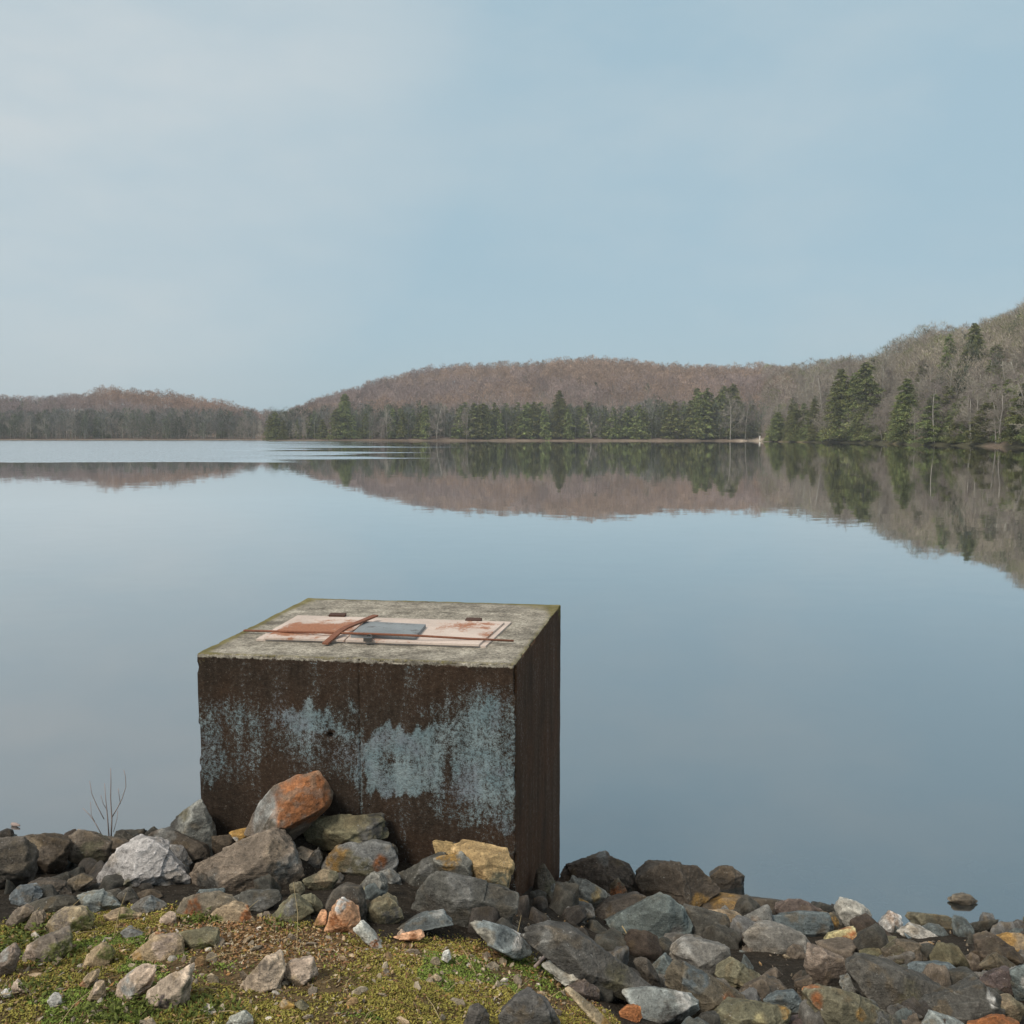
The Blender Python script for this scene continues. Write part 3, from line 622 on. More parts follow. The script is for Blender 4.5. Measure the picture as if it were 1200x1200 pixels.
pal = np.array([[.30, .18, .08], [.40, .29, .15], [.22, .12, .055], [.45, .37, .24], [.16, .11, .065], [.34, .19, .065]])
cl = pal[rng.integers(0, 6, len(x))]*rng.uniform(.6, 1.25, (len(x), 1))
V, F, T = quad_cloud(x, y, ground_z(x, y) + rng.uniform(.001, .007, len(x)), rng.uniform(.0025, .0068, len(x)), 1.0, cl, 1.4)
tag(obj('leaf_litter', mesh_np('leaf_litter', V, F, M_LEAF, False, T)), 'brown dead leaf crumbs strewn over the mossy bank', 'leaf litter', kind='stuff')

# gravel
def gravel(n):
    v0, f0 = ico(1); xs, ys = scatter_xy(n, yhi=4.0)
    n2 = n//6; xr = rng.uniform(-.3, 3.0, n2); yr = rng.uniform(2.9, 5.5, n2); k = (yr > grass_lim(xr)) & ~in_box(xr, yr, .02)
    xs = np.concatenate([xs, xr[k]]); ys = np.concatenate([ys, yr[k]])
    Vs, Fs, Cs = [], [], []; pal = np.array([[.27, .22, .16], [.2, .16, .11], [.34, .25, .16], [.15, .12, .09], [.42, .37, .31], [.25, .16, .08], [.22, .18, .13]])
    for i, (x, y) in enumerate(zip(xs, ys)):
        s = .0035*math.exp(abs(rng.normal(0, .75))); s = min(s, .02)
        A = rng.normal(size=(3, 3)); Q, _ = np.linalg.qr(A)
        P = v0*(1 + .28*(vnoise(v0*1.6 + i*3.1, 4)[:, None] - .5)*2)*np.array([1.25, 1, .7])
        P = P*np.array([1.2, 1, .62])
        P = P @ Q.T * s + np.array([x, y, ground_z(x, y) + s*.25])
        Vs.append(P); Fs.append(f0 + i*len(v0)); Cs.append(np.repeat(pal[rng.integers(0, 7)][None]*rng.uniform(.6, 1.15), len(v0), 0))
    return np.concatenate(Vs), np.concatenate(Fs), np.concatenate(Cs)
V, F, T = gravel(4000)
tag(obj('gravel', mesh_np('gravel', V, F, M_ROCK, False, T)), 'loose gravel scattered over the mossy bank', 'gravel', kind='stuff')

# dry stalks
mb = MB()
x, y = scatter_xy(240)
for (a, b) in list(zip(x, y))[:210]:
    th = random.uniform(0, 6.28); L = random.uniform(.03, .13); z = ground_z(np.array(a), np.array(b)) + .004
    p = np.array([a, b, z]); dr = np.array([math.cos(th), math.sin(th), random.uniform(-.02, .35) + (random.random() < .25)*random.uniform(.3, 1.2)])
    pts = [p, p + dr*L*.5 + np.array([0, 0, .008]), p + dr*L + np.array([random.uniform(-.02, .02), 0, .002])]
    mb.tube(pts, [.0013, .0012, .0006], 4)
t = NT('dry_straw'); t.principled((.36, .28, .15), .9); M_STRAW = t.m
tag(obj('dry_stalks', mb.mesh('dry_stalks', M_STRAW)), 'dry straw coloured stalks lying on the moss', 'dry stalks', kind='stuff')
# green weeds tufts near the left edge
wx, wy, wz, wc = [], [], [], []
for (px, py, n, r) in ((30, 1098, 300, .09), (60, 1085, 220, .07), (10, 1112, 260, .08), (190, 1185, 260, .07), (330, 1090, 60, .05), (150, 1190, 200, .08), (245, 1192, 260, .07), (375, 1079, 0, .01), (240, 1083, 220, .06), (120, 1190, 160, .06), (35, 1162, 200, .07), (75, 1130, 160, .08)):
    d = hit(px, py, lo=1.8); q = at_y(px, py, d)
    a = rng.normal(0, r, n); b = rng.normal(0, r*.7, n)
    wx.append(q[0]+a); wy.append(d+b); wz.append(rng.uniform(.004, .04, n)*np.exp(-(a*a+b*b)/(r*r)/1.5)); wc.append(np.array([.10, .125, .028])*rng.uniform(.5, 1.4, (n, 1)))
x = np.concatenate(wx); y = np.concatenate(wy); z = ground_z(x, y) + np.concatenate(wz); cl = np.concatenate(wc)
V, F, T = quad_cloud(x, y, z, rng.uniform(.003, .008, len(x)), .2, cl, 1.6)
tag(obj('weeds', mesh_np('weeds', V, F, M_LEAF, False, T)), 'low green weeds sprouting from the moss', 'weeds', kind='stuff')

# ------------------------------------------------------------------ concrete block
def concrete_material():
    t = NT('stained_concrete'); v = t.coord('Object'); w = t.attr('wear'); sp = t.n('ShaderNodeSeparateColor'); t.l(w, sp.inputs[0])
    paint, top, mossa = sp.outputs[0], sp.outputs[1], sp.outputs[2]
    vs = t.coord('Object', scale=(6, 6, .75)); streak = t.noise(vs, 1.6, 7, .72)
    fine = t.noise(v, 62, 5, .75); mid = t.noise(v, 9, 6, .65); grit = t.noise(v, 210, 2, .5)
    dark = t.mix(t.rng(streak, .3, .74, 0, 1), (.024, .0175, .013), (.078, .056, .042))
    dark = t.scale_col(dark, t.rng(fine, .3, .7, .55, 1.45))
    dark = t.mix(t.rng(t.noise(v, 2.6, 5, .65), .42, .62, 0, .8), dark, t.mix(t.rng(fine, .3, .7, 0, 1), (.036, .022, .015), (.086, .053, .034)))
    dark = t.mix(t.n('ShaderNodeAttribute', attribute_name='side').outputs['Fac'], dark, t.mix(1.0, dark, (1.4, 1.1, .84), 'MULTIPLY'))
    fleck = t.rng(t.noise(v, 120, 2, .6), .66, .73, 0, .6); dark = t.mix(fleck, dark, (.2, .17, .14))
    pc = t.mix(t.rng(mid, .35, .65, 0, 1), (.19, .262, .285), (.27, .325, .335))
    pc = t.mix(t.rng(t.noise(v, 5, 4, .6), .5, .66, 0, .55), pc, (.22, .22, .26))
    pc = t.scale_col(pc, t.math('MULTIPLY', t.rng(streak, .3, .66, .72, 1.12), t.rng(fine, .3, .7, .7, 1.2)))
    # paint flakes away along grit and streaks
    pm = t.math('ADD', paint, t.math('ADD', t.rng(fine, .33, .67, -.42, .42), t.rng(streak, .3, .7, -.4, .4)))
    pm = t.math('ADD', pm, t.rng(grit, .33, .67, -.3, .3))
    pm = t.rng(pm, .34, .98, 0, 1)
    c = t.mix(t.math('MULTIPLY', pm, .95), dark, pc)
    rp = t.rng(t.noise(v, 14, 5, .7), .64, .74, 0, .6)
    c = t.mix(t.math('MULTIPLY', rp, pm), c, (.13, .062, .038))
    tc = t.mix(t.rng(mid, .33, .67, 0, 1), (.20, .175, .14), (.53, .475, .39))
    tc = t.scale_col(tc, t.rng(fine, .33, .67, .4, 1.45)); tc = t.scale_col(tc, t.rng(t.noise(v, 3.2, 5, .7), .35, .6, .62, 1.08))
    tc = t.scale_col(tc, t.rng(grit, .3, .7, .72, 1.25))
    tc = t.mix(t.rng(t.noise(v, 130, 2, .5), .64, .7, 0, .6), tc, (.1, .085, .06))
    tm = t.rng(t.math('ADD', top, t.rng(fine, .2, .8, -.35, .35)), .4, .6, 0, 1)
    c = t.mix(tm, c, tc)
    mo = t.rng(t.math('ADD', mossa, t.rng(fine, .2, .8, -.45, .45)), .42, .72, 0, .8)
    c = t.mix(mo, c, t.mix(t.rng(mid, .3, .7, 0, 1), (.13, .11, .03), (.2, .17, .05)))
    h = t.math('ADD', t.math('MULTIPLY', fine, .6), t.math('ADD', t.math('MULTIPLY', grit, .3), t.math('MULTIPLY', mid, .5)))
    t.principled(c, .93, t.bump(h, .9, .012), spec=.15); return t.m
M_CONC = concrete_material()

cen = np.mean([BFL, BFR, BBR, BBL], 0); ZB = -.5
vault = empty('concrete_vault', (cen[0], cen[1], ZT - 1.7))
tag(vault, 'square weathered concrete block with flaking blue paint and a rusty steel hatch on top', 'concrete block')
def quad_pt(u, v): return (BFL*(1-u) + BFR*u)*(1-v) + (BBL*(1-u) + BBR*u)*v
def block_body():
    nu, nw = 330, 260; L = 1.55; H = ZT - ZB; r = .011
    faces = []; Vs = []; Ws = []; off = 0
    def face(fn, na, nb, kind):
        nonlocal off
        a, b = np.meshgrid(np.linspace(0, 1, na), np.linspace(0, 1, nb))
        U = fn(a.ravel(), b.ravel())                                  # unit box coordinates u, v, w
        Vs.append(U); I = off + np.arange(na*nb).reshape(nb, na); off += na*nb
        faces.append(np.stack([I[:-1, :-1], I[:-1, 1:], I[1:, 1:], I[1:, :-1]], -1).reshape(-1, 4))
        Ws.append(np.full(na*nb, kind))
    face(lambda a, b: np.stack([a, 0*a, b], 1), nu, nw, 0)            # front
    face(lambda a, b: np.stack([0*a+1, a, b], 1), 90, nw, 1)          # right
    face(lambda a, b: np.stack([1-a, 0*a+1, b], 1), 40, 60, 2)        # back
    face(lambda a, b: np.stack([0*a, 1-a, b], 1), 60, 90, 3)          # left
    face(lambda a, b: np.stack([a, b, 0*a+1], 1), nu, 170, 4)         # top
    U = np.concatenate(Vs); K = np.concatenate(Ws); F = np.concatenate(faces)
    D = np.stack([U[:, 0]*L, U[:, 1]*L, U[:, 2]*H], 1); lo = np.array([r, r, -1]); hi = np.array([L-r, L-r, H-r])
    core = np.clip(D, lo, hi); dl = D - core; n = np.linalg.norm(dl, axis=1)[:, None]
    nrm = np.where(n > 1e-9, dl/np.maximum(n, 1e-9), 0)
    edge = (np.abs(nrm).max(1) < .999)
    D = np.where(n > 1e-9, core + nrm*r, D)
    q = D*1.0
    disp = -.006*fbm(q*14, 3, 4) - .026*sstep(.56, .76, fbm(q*9, 9, 4))*edge - .014*sstep(.6, .7, fbm(q*23, 19, 3))*edge
    # formwork board seam and a tie hole on the front
    px_u = D[:, 0]/L
    fr = (K == 0)
    seam = fr & (np.abs(px_u - .521) < .0026); disp = disp - .008*seam; disp = disp - .03*fr*np.exp(-(((D[:, 0]/L-.428)/.0075)**2 + (((H-D[:, 2])-.365)/.012)**2))
    D = D + nrm*disp[:, None]
    u, v, w = D[:, 0]/L, D[:, 1]/L, D[:, 2]/H
    xy = quad_pt(u[:, None], v[:, None]); P = np.stack([xy[:, 0], xy[:, 1], ZB + w*H], 1)
    X, Y = to_px(P)
    def poly(pts, soft=5.0):
        pts = np.array(pts, float); n = len(pts); ins = np.zeros(len(X), bool); dist = np.full(len(X), 1e9)
        nx_ = 10*(fbm(np.stack([X/9, Y/16, 0*X], 1), 61, 3) - .5); ny_ = 22*(fbm(np.stack([X/7, Y/40, 0*X+3], 1), 67, 3) - .5)
        xx, yy = X + nx_, Y + ny_
        for i in range(n):
            a, b = pts[i], pts[(i+1) % n]
            cnd = ((a[1] > yy) != (b[1] > yy)) & (xx < (b[0]-a[0])*(yy-a[1])/((b[1]-a[1]) + 1e-9) + a[0]); ins ^= cnd
            e = b - a; t = np.clip(((xx-a[0])*e[0] + (yy-a[1])*e[1])/(e@e), 0, 1); dist = np.minimum(dist, np.hypot(xx-a[0]-t*e[0], yy-a[1]-t*e[1]))
        return sstep(-soft, soft, np.where(ins, dist, -dist))
    pa = np.zeros(len(X))
    for amt, so, pts in (
        (.36, 12, [(232,826),(420,832),(424,905),(380,905),(330,880),(262,925),(232,925)]),
        (.72, 7, [(232,838),(250,828),(262,858),(266,885),(262,915),(250,922),(234,905)]),
        (.50, 10, [(236,818),(290,818),(304,845),(300,862),(262,858),(236,850)]),
        (.82, 4, [(330,838),(340,832),(353,835),(356,822),(363,820),(370,832),(386,828),(390,844),(403,850),(416,858),(416,868),(396,863),(380,858),(346,862),(338,850)]),
        (.70, 4, [(408,822),(419,820),(419,836),(412,847)]),
        (.48, 8, [(372,868),(398,872),(400,912),(386,914)]),
        (.58, 7, [(402,858),(424,850),(425,935),(408,912)]),
        (.98, 4, [(425,872),(433,870),(443,852),(452,849),(461,852),(468,851),(475,858),(500,852),(510,850),(514,880),(512,920),(505,932),(490,931),(450,933),(432,930),(425,900)]),
        (.75, 6, [(500,852),(503,845),(520,842),(531,838),(546,832),(562,822),(576,815),(601,812),(606,850),(605,938),(580,944),(560,940),(540,944),(504,934)]),
        (.48, 7, [(505,930),(604,932),(605,978),(590,982),(580,962),(545,972),(525,966),(505,955)]),
        (.42, 8, [(485,840),(520,812),(575,800),(604,795),(605,830),(540,846)]),
        ):
        pa = np.maximum(pa, amt*poly(pts, so))
    hole = np.exp(-(((X-389)/3)**2 + ((Y-858)/3)**2)); pa = pa*(1-.9*hole)
    pa = pa - .5*np.exp(-(((X-524)/5)**2 + ((Y-905)/30)**2)) - .45*np.exp(-(((X-462)/16)**2 + ((Y-890)/10)**2))
    pa = np.maximum(pa, .62*fr*np.exp(-((X-423.4)/1.3)**2)*sstep(862, 874, Y)*sstep(985, 965, Y))
    pa = np.where(fr, pa + .25*(fbm(np.stack([X/16, Y/60, 0*X], 1), 5, 4) - .5), -1)
    pa = np.where(fr & (Y < 800), -1, pa)
    # pale weathered top, creeping a little over the front edge; pale speckled corner low on the right
    tp = np.where(K == 4, 1.0, 0.0)
    over = fr*sstep(.985, 1.0, w + .006*(fbm(np.stack([X/5, Y/5, 0*X], 1), 31, 3)-.3)); tp = np.maximum(tp, over)
    tp = np.maximum(tp, .42*fr*np.exp(-(((X-606)/7)**2)) * sstep(.1, .3, w))
    eb = np.minimum(np.minimum(u, 1-u), np.minimum(v, 1-v))
    mo = np.where(K == 4, .62*sstep(.05, .0, eb) + .45*sstep(.12, 0, u) + .55*sstep(.25, .0, 1-u)*sstep(.3, 0, 1-v) + .28*sstep(.3, 0, 1-v), 0)
    mo = np.maximum(mo, np.where(K == 1, .5*sstep(.16, 0, 1-v)*sstep(.8, 1, w) + .35*sstep(.95, 1, w), 0))
    mo = np.maximum(mo, np.where(fr, .42*sstep(.93, 1, w)*(sstep(.12, 0, u)+sstep(.12, 0, 1-u)), 0))
    W = np.stack([pa, tp, mo], 1)
    P = P - np.array([cen[0], cen[1], ZT - 1.7])
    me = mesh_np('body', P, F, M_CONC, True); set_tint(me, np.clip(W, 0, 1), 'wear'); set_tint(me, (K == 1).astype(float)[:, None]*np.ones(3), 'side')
    bm = bmesh.new(); bm.from_mesh(me); bmesh.ops.remove_doubles(bm, verts=bm.verts, dist=.0006); bmesh.ops.recalc_face_normals(bm, faces=bm.faces); bm.to_mesh(me); bm.free()
    me.polygons.foreach_set('use_smooth', np.full(len(me.polygons), True))
    return me
obj('body', block_body(), vault)

def metal(name, base, rust, amount, rough=.75):
    t = NT(name); v = t.coord('Object'); n = t.noise(v, 11, 6, .7); f = t.noise(v, 70, 4, .7); g = t.noise(v, 3, 3, .6)
    c = t.scale_col(t.mix(t.rng(f, .3, .7, 0, 1), tuple(x*.8 for x in base), base), t.rng(g, .3, .7, .8, 1.15))
    m = t.math('ADD', t.rng(n, .3, .7, -.35, .35), t.math('ADD', t.rng(f, .3, .7, -.2, .2), amount))
    if amount < .9: m = t.math('ADD', m, t.rng(t.attr('rust'), 0, 1, 0, .9))
    c = t.mix(t.rng(m, .45, .7, 0, 1), c, t.mix(t.rng(f, .3, .7, 0, 1), tuple(x*.55 for x in rust), rust))
    t.principled(c, rough, t.bump(f, .6, .004), spec=.25); return t.m
M_HATCH = metal('weathered_cream_steel', (.66, .54, .465), (.43, .19, .105), .17)
M_RUST = metal('rusty_steel', (.17, .075, .045), (.27, .115, .07), .95, .85)
M_DRUST = metal('dark_rusty_iron', (.05, .034, .028), (.10, .05, .034), .95, .8)
M_PLATE = metal('blue_grey_plate', (.25, .27, .28), (.13, .125, .125), .36)
LX = (BFR - BFL + BBR - BBL); LX /= np.hypot(*LX); LY = np.array([-LX[1], LX[0]])
def slab(name, corners, z0, z1, mat, sub=1, rustfn=None, bev=.002):
    """plate on the block top: px corners (front-left, front-right, back-right, back-left)"""
    q = [at_z(px, py, ZT + z1)[:2] - cen for px, py in corners]
    n = 24 if rustfn else 2
    bm = bmesh.new(); zb = 1.7 + z0; zt = 1.7 + z1
    g = [[bm.verts.new((*((q[0]*(1-a)+q[1]*a)*(1-b) + (q[3]*(1-a)+q[2]*a)*b), zt)) for a in np.linspace(0, 1, n*2)] for b in np.linspace(0, 1, n)]
    for j in range(n-1):
        for i in range(2*n-1): bm.faces.new((g[j][i], g[j][i+1], g[j+1][i+1], g[j+1][i]))
    ring = g[0] + [r[-1] for r in g[1:]] + g[-1][-2::-1] + [r[0] for r in g[-2:0:-1]]
    low = [bm.verts.new((v.co.x, v.co.y, zb)) for v in ring]
    for i in range(len(ring)):
        k = (i+1) % len(ring); bm.faces.new((ring[k], ring[i], low[i], low[k]))
    bmesh.ops.recalc_face_normals(bm, faces=bm.faces)
    me = bpy.data.meshes.new(name); bm.to_mesh(me); bm.free(); me.materials.append(mat)
    if rustfn:
        P = np.array([v.co[:] for v in me.vertices]) + np.array([cen[0], cen[1], 0]); X, Y = to_px(P)
        set_tint(me, rustfn(X, Y)[:, None]*np.ones(3), 'rust')
    return obj(name, me, vault)
def blob(X, Y, x, y, a, b): return np.exp(-(((X-x)/a)**2 + ((Y-y)/b)**2))
slab('hatch_frame', ((300.5, 748.5), (569, 757), (599.5, 728.5), (349, 720.8)), -.01, .006, M_HATCH)
slab('hatch_door', ((309, 747), (403, 750), (430, 723.8), (354, 722)), .0065, .016, M_HATCH, rustfn=lambda X, Y: .12 + 1.0*blob(X, Y, 368, 737, 40, 7) + .4*blob(X, Y, 340, 740, 20, 5) + .3*blob(X, Y, 410, 730, 12, 6))
slab('hatch_door', ((405, 750), (561, 755), (591, 729), (432, 723.8)), .0065, .016, M_HATCH, rustfn=lambda X, Y: .10 + .55*blob(X, Y, 545, 733, 24, 5) + .4*blob(X, Y, 572, 745, 10, 14) + .3*blob(X, Y, 450, 748, 40, 3))
slab('cover_plate', ((411, 743), (487, 745.5), (499, 731.5), (428, 728)), .0165, .034, M_PLATE)
slab('hinge', ((385, 720.6), (404, 721.2), (406, 718.4), (388, 717.8)), .0, .016, M_DRUST)
slab('hinge', ((545, 726.4), (563, 727), (565, 724), (547, 723.4)), .0, .016, M_DRUST)
def bar_tube(name, pts, rad, mat, flat=1.0):
    mb = MB(); W_ = [np.array([*(at_z(px, py, ZT + z)[:2] - cen), 1.7 + z]) for px, py, z in pts]; mb.tube(W_, [rad]*len(W_), 6)
    return obj(name, mb.mesh(name, mat, True), vault)
bar_tube('locking_rod', [(286, 739, .008), (340, 740.3, .023), (386, 741.4, .034), (440, 743, .041), (490, 745, .041), (545, 748.2, .024), (602, 751, .012)], .006, M_RUST)
def strap():
    a = at_z(381, 752, ZT+.02)[:2] - cen; b = at_z(440, 719.5, ZT+.055)[:2] - cen; d = (b-a); L = np.hypot(*d); d /= L; n = np.array([-d[1], d[0]])*.016
    bm = bmesh.new(); K = 9; rows = []
    for i in range(K):
        t = i/(K-1); p = a + d*L*t; z = 1.7 + .006 + .036*min(1, t*3.2)
        rows.append([bm.verts.new((*(p+n), z)), bm.verts.new((*(p-n), z)), bm.verts.new((*(p-n), z+.009)), bm.verts.new((*(p+n), z+.009))])
    for i in range(K-1):
        for k in range(4): bm.faces.new((rows[i][k], rows[i][(k+1) % 4], rows[i+1][(k+1) % 4], rows[i+1][k]))
    bm.faces.new(rows[0][::-1]); bm.faces.new(rows[-1]); bmesh.ops.recalc_face_normals(bm, faces=bm.faces)
    me = bpy.data.meshes.new('flat_bar'); bm.to_mesh(me); bm.free(); me.materials.append(M_RUST); return obj('flat_bar', me, vault)
strap()
t = NT('dull_padlock_steel'); t.principled((.11, .105, .10), .45, metallic=.6); M_LOCK = t.m
mb = MB(); q = at_z(432, 747, ZT+.03)[:2] - cen
bx = lambda cx, cy, cz, a, b, c: [(cx-a, cy-b, cz-c), (cx+a, cy-b, cz-c), (cx+a, cy+b, cz-c), (cx-a, cy+b, cz-c), (cx-a, cy-b, cz+c), (cx+a, cy-b, cz+c), (cx+a, cy+b, cz+c), (cx-a, cy+b, cz+c)]
mb.box(bx(q[0], q[1]-.02, 1.7+.026, .02, .018, .009))
mb.tube([(q[0]-.013, q[1]-.005, 1.728), (q[0]-.013, q[1]+.022, 1.734), (q[0], q[1]+.032, 1.737), (q[0]+.013, q[1]+.022, 1.734), (q[0]+.013, q[1]-.005, 1.728)], [.004]*5, 6)
obj('padlock', mb.mesh('padlock', M_LOCK), vault)

# ------------------------------------------------------------------ bare sapling and floating twig
t = NT('sapling_bark'); t.principled((.33, .26, .235), .9); M_BARK = t.m
sap = empty('bare_sapling', at_y(130, 985, 4.62)); tag(sap, 'thin leafless twig sapling rising between the rocks left of the block', 'sapling')
o0 = np.array(sap.location)
for pts, r0 in (([(130,985),(131,960),(129.5,935),(130,915),(129.5,900)], .0042), ([(128,985),(126,958),(124,938),(122.5,918)], .0036), ([(131,958),(137,948),(143,936),(147.5,922),(147,910),(145,902)], .0028),
                ([(122,960),(114,945),(107.5,930),(105,915)], .0024), ([(119,978),(112,965),(105,955),(97,947)], .0024), ([(111,963),(107,955),(106,940)], .0016), ([(141,942),(139,928),(138.5,924)], .0016), ([(126,950),(121,942),(118,932)], .0016), ([(133,975),(137,960),(138,950)], .0016)):
    W_ = [at_y(px, py, 4.62 + .01*random.uniform(-1, 1)) - o0 for px, py in pts]; mb = MB(); mb.tube(W_, list(np.linspace(r0*.95, .0012, len(W_))), 5)
    obj('stem', mb.mesh('stem', M_BARK, True), sap)
mb = MB(); q = [at_z(px, py, .012) for px, py in ((14, 965.5), (18, 966.2), (23, 967.5))]; mb.tube(q, [.012, .014, .006], 6)
tag(obj('floating_twig', mb.mesh('floating_twig', M_BARK, True)), 'short dark twig floating on the water near the left edge', 'twig')
mb = MB(); W_ = [at_y(729, 1085, 4.38), at_y(738, 1100, 4.36), at_y(749, 1117, 4.34)]; mb.tube(W_, [.003, .0025, .0015], 5)
tag(obj('dry_stick', mb.mesh('dry_stick', M_STRAW, True)), 'thin pale dry stick leaning on the large dark blue grey boulder', 'stick')
mb = MB(); W_ = [np.array(at_y(px, py, hit(px, py))) + np.array([0, 0, .02]) for px, py in ((627, 1139), (638, 1128), (650, 1119))]; mb.tube(W_, [.006, .008, .005], 6)
tag(obj('dark_stick', mb.mesh('dark_stick', M_BARK, True)), 'short dark stick beside the small orange pebble at the moss edge', 'stick')

# ------------------------------------------------------------------ hills round the lake
PXS = [-900, -250, 0, 150, 300, 312, 420, 600, 800, 868, 882, 896, 905, 950, 1000, 1080, 1200, 1450, 2100]
DS  = [420, 600, 650, 650, 650, 575, 562, 560, 545, 545, 560, 520, 470, 425, 388, 300, 232, 150, 90]
PXR = [-900, -250, 0, 70, 130, 200, 260, 300, 330, 350, 400, 450, 500, 560, 620, 690, 740, 800, 870, 920, 960, 1040, 1080, 1130, 1170, 1200, 1300, 1450, 2100]
SKY = [440, 455, 467, 467, 460, 465, 477, 487, 490, 483, 466, 448, 435, 431, 431, 426, 429, 432, 433, 434, 432, 420, 402, 392, 376, 356, 320, 300, 330]
DRr = [900, 1100, 1100, 1100, 1100, 1100, 1050, 1000, 900, 850, 900, 950, 1000, 1000, 1000, 1000, 1000, 1000, 980, 860, 720, 540, 480, 460, 445, 430, 400, 380, 300]
TREEH = 15.0
def d_shore(px): return np.interp(px, PXS, DS)
def d_ridge(px): return np.interp(px, PXR, DRr)
def h_ridge(px): return np.maximum(2.7 + (HY - np.interp(px, PXR, SKY))/F_PX*d_ridge(px) - TREEH, 3)
def hill_z(px, d):
    ds, dr, hr = d_shore(px), d_ridge(px), h_ridge(px); t = (d - ds)/(dr - ds)
    up = np.clip(t, 0, 1); s = .55*up + .45*(up*up*(3-2*up)); back = np.clip((d - dr)/700, 0, 1)
    z = .5*sstep(-3, 2, d - ds) + hr*s*(1 - .55*back*back) - 2.2*sstep(0, -25, d - ds)
    return z
px = np.arange(-1300, 2500, 8.0); tt = np.concatenate([np.linspace(-30, 30, 25), np.linspace(36, 700, 70), np.linspace(720, 1500, 20)])
PX_, TT_ = np.meshgrid(px, tt); DD = np.minimum(d_shore(PX_) + TT_, 2100 + 0*TT_); HZ = hill_z(PX_, DD)
XH = (PX_ - 600)/F_PX*DD; okx = np.abs(XH) < 1880; XH = np.clip(XH, -1880, 1880)
wob = (fbm2(XH, DD, .012, 44, 4) - .5); HZ = HZ + wob*14*sstep(10, 150, TT_)
sand = sstep(5, 1.5, TT_)*sstep(-6, -1, TT_); gb = .6*sstep(9, 3, TT_)*sstep(-2, 1, TT_)*((PX_ > 905) & (PX_ < 1075))*sstep(.35, .6, fbm2(XH, DD, .05, 5, 3))
cc = np.array([.16, .118, .09])*np.ones(XH.shape + (1,)); cc = cc + (np.array([.33, .28, .21]) - cc)*(sand*(.22 - .15*(PX_ > 915))[..., ]*sstep(.3, .55, fbm2(XH, DD, .03, 6, 3)))[..., None]
cc = cc + (np.array([.19, .2, .06]) - cc)*gb[..., None]
dk = ((PX_ > 910)*sstep(16, 6, TT_)*sstep(.42, .5, fbm2(XH, DD, .03, 71, 3)))[..., None]; cc = cc + (np.array([.075, .07, .042]) - cc)*dk
spit = ((PX_ > 866) & (PX_ < 898))*sstep(16, 8, TT_); cc = cc + (np.array([.40, .33, .26]) - cc)*spit[..., None]
ny, nx = XH.shape; I = np.arange(ny*nx).reshape(ny, nx)
Fq = np.stack([I[:-1, :-1], I[:-1, 1:], I[1:, 1:], I[1:, :-1]], -1).reshape(-1, 4)
h = obj('hills', mesh_np('hills', np.stack([XH, DD, HZ], -1).reshape(-1, 3), Fq, M_HILL, True, cc.reshape(-1, 3)))
tag(h, 'low hills covered in dead leaves around the far shore', 'hills', kind='structure')
def hz(px, d): return hill_z(px, d) + (fbm2((px-600)/F_PX*d, d + 0*px, .012, 44, 4) - .5)*14*sstep(10, 150, d - d_shore(px))

